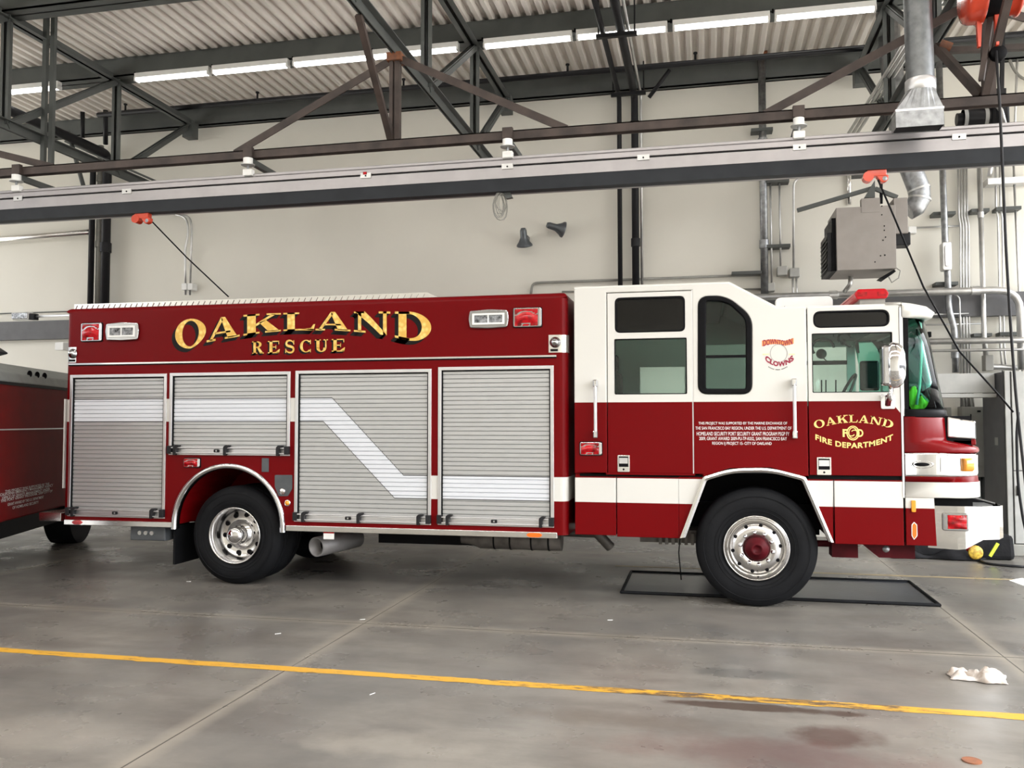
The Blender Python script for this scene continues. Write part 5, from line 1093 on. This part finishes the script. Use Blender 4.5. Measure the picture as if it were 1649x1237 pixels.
# ---- two wall floodlights, wire coil
def flood(u, v, ang, desc):
    c = PY(u, v, 5.0); f_ = thing('floodlight', desc, 'floodlight', tuple(c), 'dark wall floodlights')
    pr = [(.001, -.13), (.03, -.13), (.042, -.10), (.045, -.02), (.05, .0), (.075, .05), (.10, .08), (.104, .10), (.085, .105), (.001, .09)]
    mb = MB(); mb.lathe((0, 0, 0), pr, 'Z', 24); M_ = Matrix.Rotation(math.radians(ang), 3, 'Y') @ Matrix.Rotation(math.radians(25), 3, 'X')
    mb.v = [tuple(M_ @ Vector((v_[0], v_[1], -v_[2])) + Vector((c.x, c.y-.03, c.z))) for v_ in mb.v]; mb.v = [tuple((Vector(v_)-Vector((c.x, c.y-.03, c.z)))*1.2+Vector((c.x, c.y-.06, c.z))) for v_ in mb.v]; mb.build('lamp_shade', 'grey_plate', f_)
    MB().box((c.x-.04, 5.04, c.z-.03), (c.x+.04, WY, c.z+.07)).build('wall_mount', 'grey_plate', f_, .01)
flood(845, 385, 0, 'left dark floodlight pointing down on the back wall'); flood(897, 368, -75, 'right dark floodlight pointing sideways on the back wall')
co = MB(); c = PY(806, 318, .0); rr = random.Random(3)
for k in range(9):
    w_ = rr.uniform(.025, .07); h_ = rr.uniform(.17, .28); o_ = rr.uniform(-.02, .02); co.tube([(c.x+o_+w_*math.sin(a)*(.6+.4*math.sin(a/2)), c.y+rr.uniform(-.01, .01)+.03*math.sin(a), 3.85-h_/2+h_/2*math.cos(a)) for a in [2*PI*j/16 for j in range(16)]], .0035, 5, closed=True)
tag(co.build('wire_coil', 'panel_grey'), 'hanging coil of thin wire below the rail at mid picture', 'wire coil')
tag(MB().prism([S(811, 311, .03), S(822, 310, .03), S(826, 319, .03), S(816, 321, .03)], .0, .05).build('wire_box', 'steel_grey'), 'small dark bracket beside the coiled wire', 'bracket')

# ---- orange balancer, motor, black cord
bl = thing('cable_reel', 'orange double-drum cable reel hanging in the upper right corner', 'cable reel', (2.3, -.35, 5.0))
zc2 = PY(1590, -5, -.35).z
for u0, u1, rr_ in ((1549, 1581, .21), (1608, 1640, .165)):
    xa, xb = PY(u0, 0, -.35).x, PY(u1, 0, -.35).x
    MB().lathe((xa, -.35, zc2), [(.001, 0), (rr_*.7, 0), (rr_*.92, .02), (rr_, .05), (rr_, (xb-xa)*.8), (rr_*1.08, (xb-xa)*.85), (rr_*1.08, xb-xa), (.001, xb-xa)], 'X', 36).build('drum_cover', 'orange_paint', bl)
xa, xb = PY(1582, 0, -.35).x, PY(1607, 0, -.35).x; MB().cyl((xa, -.35, zc2), (xb, -.35, zc2), .17, n=30).build('drum', 'gasket', bl)
for u in (1575, 1604): x = PY(u, 40, -.35).x; MB().prism([(x-.02, zc2-.1), (x+.03, zc2-.1), (x+.01, zc2-.42), (x-.01, zc2-.42)], -.38, -.34).build('hook_plate', 'orange_paint', bl)
pl_ = Vector(PY(1607, 86, -.32)); MB().lathe(tuple(pl_), [(.001, -.03), (.06, -.03), (.065, -.02), (.045, 0), (.065, .02), (.06, .03), (.001, .03)], n=24).build('pulley', 'gasket', bl)
MB().bar(PY(1600, 0, -.34), PY(1580, 130, -.30), .05, .04).build('hanger_bar', 'steel_brown', bl)
pipe('power_cord', 'black cord hanging from the pulley down in front of the grey locker', 'cord', [PY(1604, 82, -.36), PY(1610, 170, -.36), PY(1614, 260, -.36), PY(1620, 400, -.36), PY(1627, 520, -.36), PY(1636, 640, -.36), PY(1649, 760, -.36), PY(1660, 850, -.36)], .011, 'pipe_black', fillet=.2)
pipe('power_cord', 'thinner black cord looping beside the locker door at the right edge', 'cord', [PY(1640, 664, 3.7), PY(1637, 700, 3.7), PY(1639, 780, 3.7), PY(1648, 840, 3.7), PY(1656, 870, 3.7)], .016, 'pipe_black', fillet=.2)
mo = thing('hoist_motor', 'black electric motor unit just above the rail at the right', 'motor', tuple(PY(1580, 205, .35)))
a, b = PY(1550, 192, .35), PY(1592, 190, .35); MB().cyl((a.x, .35, a.z), (b.x, .35, a.z), .085, n=28).build('motor_body', 'black_plastic', mo)
for u in (1550, 1583): x = PY(u, 192, .35).x; MB().cyl((x, .35, a.z), (x+.03, .35, a.z), .089, n=28).build('end_band', 'cabinet_grey', mo)
MB().cyl((a.x-.05, .35, a.z), (a.x, .35, a.z), .055, n=20).build('end_cap', 'black_plastic', mo); c_ = PY(1618, 208, .4); MB().box((b.x, .25, c_.z), (c_.x, .50, a.z+.10)).build('gearbox', 'black_plastic', mo, .02); MB().box((a.x+.1, .28, a.z+.07), (c_.x-.05, .45, a.z+.14)).build('mounting_plate', 'gasket', mo)
MB().tube([PY(1602, 165, .25), PY(1612, 178, .22), PY(1618, 200, .22)], .02, 8).build('flex_hose', 'conduit_metal', mo)
fm_ = thing('black_bracket_frame', 'black bracket frame standing on the brown chord at the right', 'bracket', tuple(PY(1600, 150, .3)))
MB().bar(PY(1588, 150, .3), PY(1618, 149, .3), .08, .05).build('base_bar', 'pipe_black', fm_)
for u in (1591, 1613): MB().bar(PY(u, 150, .3), PY(u+2, 40, .3), .03, .03).build('upright', 'pipe_black', fm_)

# ================================================================== RIGHT-HAND LOCKERS, PANEL, BEAM
LY = 3.86
p, q = PY(1625, 893, LY), PY(1649, 598, LY)
lk = thing('locker', 'tall light grey steel locker at the right edge', 'locker', (p.x+.5, LY+.3, .14))
MB().box((p.x, LY+.02, .14), (p.x+1.2, 4.75, q.z)).build('side_panel', 'cabinet_grey_shaded', lk, .004); MB().box((p.x, LY, .14), (p.x+.06, LY+.05, q.z+.01)).build('corner_post', 'cabinet_grey', lk, .004)
MB().box((p.x+.075, LY-.01, 1.05), (p.x+1.2, LY+.02, q.z)).build('upper_door', 'cabinet_grey', lk, .004); ld = MB().box((p.x+.075, LY-.01, .15), (p.x+1.2, LY+.02, 1.04)).build('lower_door', 'cabinet_grey', lk, .004)
MB().box((p.x+.10, LY-.03, .74), (p.x+.12, LY-.01, .86)).build('handle', 'gasket', ld); tag(MB().box((p.x-.02, LY-.06, 0), (p.x+1.3, 4.8, .14)).build('concrete_plinth', 'panel_grey', bevel=.01), 'low grey plinth under the tall locker', 'plinth')
MB().box((p.x-.004, LY+.3, 1.35), (p.x, LY+.42, 1.45)).build('side_label', 'panel_grey', lk)
a, b = PY(1500, 602, 4.2), PY(1626, 640, 4.2); bm_ = thing('lintel_beam', 'light grey steel beam meeting the tall locker', 'beam', (a.x+.5, 4.3, b.z)); MB().box((a.x-.6, 4.2, b.z+.06), (p.x-.01, 4.34, a.z)).build('beam_face', 'cabinet_grey', bm_, .004); MB().box((a.x-.6, 4.14, b.z), (p.x-.01, 4.40, b.z+.05)).build('lower_flange', 'cabinet_grey', bm_, .004)
plate('tape_label', [prect(1607, 605, 1622, 618, 4.2)], 4.193, 4.2, 'rag', bm_)
ep = thing('electrical_panel', 'grey electrical breaker panel on the back wall behind the truck nose', 'electrical panel', tuple(PY(1579, 765, 5.0)))
a, b = PY(1551, 768, 5.0), PY(1604, 655, 5.0); MB().box((a.x, 5.0, a.z), (b.x, WY, b.z)).build('cabinet', 'panel_grey', ep, .006); c, d = PY(1566, 750, 5.0), PY(1592, 668, 5.0); dr = MB().box((c.x, 4.985, c.z), (d.x, 5.0, d.z)).build('panel_door', 'panel_grey', ep, .003); MB().box((c.x-.012, 4.992, c.z-.01), (c.x, 5.0, d.z+.01)).build('door_gap', 'gasket', ep); MB().box(PY(1574, 664, 4.99), PY(1579, 661, 5.0)).build('latch', 'gasket', ep)
for k, u in enumerate((1550, 1555, 1561, 1566, 1592)): pipe('conduit', ('first', 'second', 'third', 'fourth', 'last, separate')[k] + ' short conduit rising from the breaker panel', 'conduit', [W5(u, 630, 5.08), W5(u+2, 658, 5.08)], .014, 'panel_grey', 'conduits above the breaker panel', fillet=0)
for k, u in enumerate((1577, 1586, 1594)): q = vert(u, 766, 900, 5.1); pipe('conduit', ('left', 'middle', 'right')[k] + ' of the dark pipes below the breaker panel', 'conduit', [q[0], (q[0][0], 5.1, .0)], .035, 'steel_grey', 'pipes below the breaker panel', fillet=0)
tag(MB().box(*WB(1482, 555, 1513, 549, 4.9, 5.0)).build('hose_clamp', 'pipe_black', bevel=.01), 'black clamp on the pipe beside the windshield', 'clamp'); tag(MB().box(*WB(1494, 543, 1500, 534, 5.1, 5.2)).build('wall_box', 'gasket', bevel=.006), 'tiny dark box on the wall right of the windshield', 'wall box')
tag(MB().box(*WB(1524, 678, 1532, 656, 5.1, 5.2)).build('wall_box', 'panel_grey', bevel=.006), 'small grey plate on the wall left of the breaker panel', 'wall box')
tag(MB().box(*WB(88, 564, 102, 551, 4.9, 5.2)).build('wall_box', 'white_plastic', bevel=.01), 'small white box on the wall behind the truck rear', 'wall box')

# ================================================================== ON THE FLOOR
P4 = [PZ(1003, 947), PZ(1512, 980), PZ(1474, 939), PZ(1042, 915)]
y0, y1 = .45, 1.62; mt = MB().box((-.78, y0, .0), (2.05, y1, .012)); mo_ = mt.build('floor_mat', 'mat_black'); tag(mo_, 'flat black drip mat under the front wheel', 'mat')
for a, b in (((-.78, y0), (2.05, y0)), ((2.05, y0), (2.05, y1)), ((2.05, y1), (-.78, y1)), ((-.78, y1), (-.78, y0))): MB().cyl((*a, .014), (*b, .014), .016, n=8).build('mat_edge', 'rubber', mo_)
def crumple(name, mat, label, cat, cx, cy, w_, d_, h, seed, nx=26, ny=18, ang=0.0, sharp=2.2, parent=None, z0=0.0):
    import mathutils; mb = MB(); rows = []
    for j in range(ny+1):
        row = []
        for i in range(nx+1):
            a, b = i/nx*2-1, j/ny*2-1; n1 = mathutils.noise.fractal(Vector((a*sharp+seed, b*sharp, seed)), 1.0, 2.0, 3); n2 = mathutils.noise.noise(Vector((a*1.3, b*1.3, seed+7)))
            x, y = a*w_/2*(1+.25*n2), b*d_/2*(1+.3*n1); z = h*max(0.02, (1-abs(a)**2.5)*(1-abs(b)**2.5)*(.55+.9*n1+.25*n2))
            row.append((cx+x*math.cos(ang)-y*math.sin(ang), cy+x*math.sin(ang)+y*math.cos(ang), z0+z+.003))
        rows.append(row)
    mb.sheet(rows); o = mb.build(name, mat, parent, solid=.004)
    if cat: tag(o, label, cat)
    return o
r0 = PZ(1573, 1092); rg = MB(); 
crumple('cleaning_rag', 'rag', 'crumpled white rag lying on the concrete at lower right', 'rag', r0.x, r0.y, .34, .20, .11, 3.4, sharp=1.7, ang=-.1)
bag = crumple('turnout_bag', 'fabric_black', 'black turnout gear bag on the floor under the front bumper', 'bag', 2.72, 3.6, 1.0, .6, .48, 8.1, sharp=.8, nx=30)
c = PY(1571, 890, 3.25); MB().lathe(tuple(c), [(.001, -.012), (.07, -.01), (.085, 0), (.001, .01)], n=16).build('emblem', 'gold_emblem', bag)
MB().lathe((c.x-.06, c.y+.01, c.z+.05), [(.001, -.012), (.05, -.01), (.001, .01)], n=12).build('emblem_scroll', 'red_lens', bag)
a, b = PY(1594, 896, 3.3), PY(1607, 875, 3.3); MB().bar(a, b, .02, .035, up=(1, 0, .5)).build('reflective_stripe', 'hi_vis', bag); MB().prism([(2.3, .0), (2.35, .25), (3.0, .3), (3.6, .30), (3.62, 0)], 3.4, 3.7).build('bag_body', 'fabric_black', bag, .05)
pts = [PZ(u, v, .015) for u, v in ((1655, 913), (1620, 911), (1590, 908), (1577, 903), (1585, 899), (1620, 899))]; tag(MB().tube(pts, .014, 8, fillet=.15).build('air_hose', 'pipe_black'), 'black hose looped on the floor in front of the plinth', 'hose')
vst = crumple('safety_vest', 'hi_vis', 'lime high-visibility vest bundled on the dashboard behind the windshield', 'vest', 1.855, .27, .24, .26, .17, 2.2, sharp=1.5, z0=1.745)
MB().bar((1.86, .14, 1.90), (1.94, .12, 1.80), .03, .012).build('silver_stripe', 'silver_ink', vst); MB().bar((1.84, .16, 1.92), (1.90, .14, 1.86), .03, .012).build('orange_patch', 'hi_vis_orange', vst)
lr = random.Random(4)
for k, (u, v) in enumerate(((447, 1021), (982, 999), (599, 1118), (583, 998), (303, 937))):
    p = PZ(u, v); a = lr.uniform(0, 3); tag(MB().prism([(p.x-.02*math.cos(a), p.y-.02*math.sin(a)), (p.x+.02*math.cos(a), p.y+.02*math.sin(a)), (p.x+.02*math.cos(a)+.004, p.y+.02*math.sin(a)+.006), (p.x-.02*math.cos(a)+.004, p.y-.02*math.sin(a)+.006)], 0, .003, 'Z').build('paper_scrap', 'white_ink'), 'tiny white paper scrap on the concrete floor', 'scrap', 'paper scraps on the floor')
dn = MB().cyl((PZ(1565, 1226).x, PZ(1565, 1226).y, 0), (PZ(1565, 1226).x, PZ(1565, 1226).y, .006), .045, n=20); tag(dn.build('floor_bolt', 'rust'), 'rusty bolt plate in the floor at the bottom right', 'bolt')
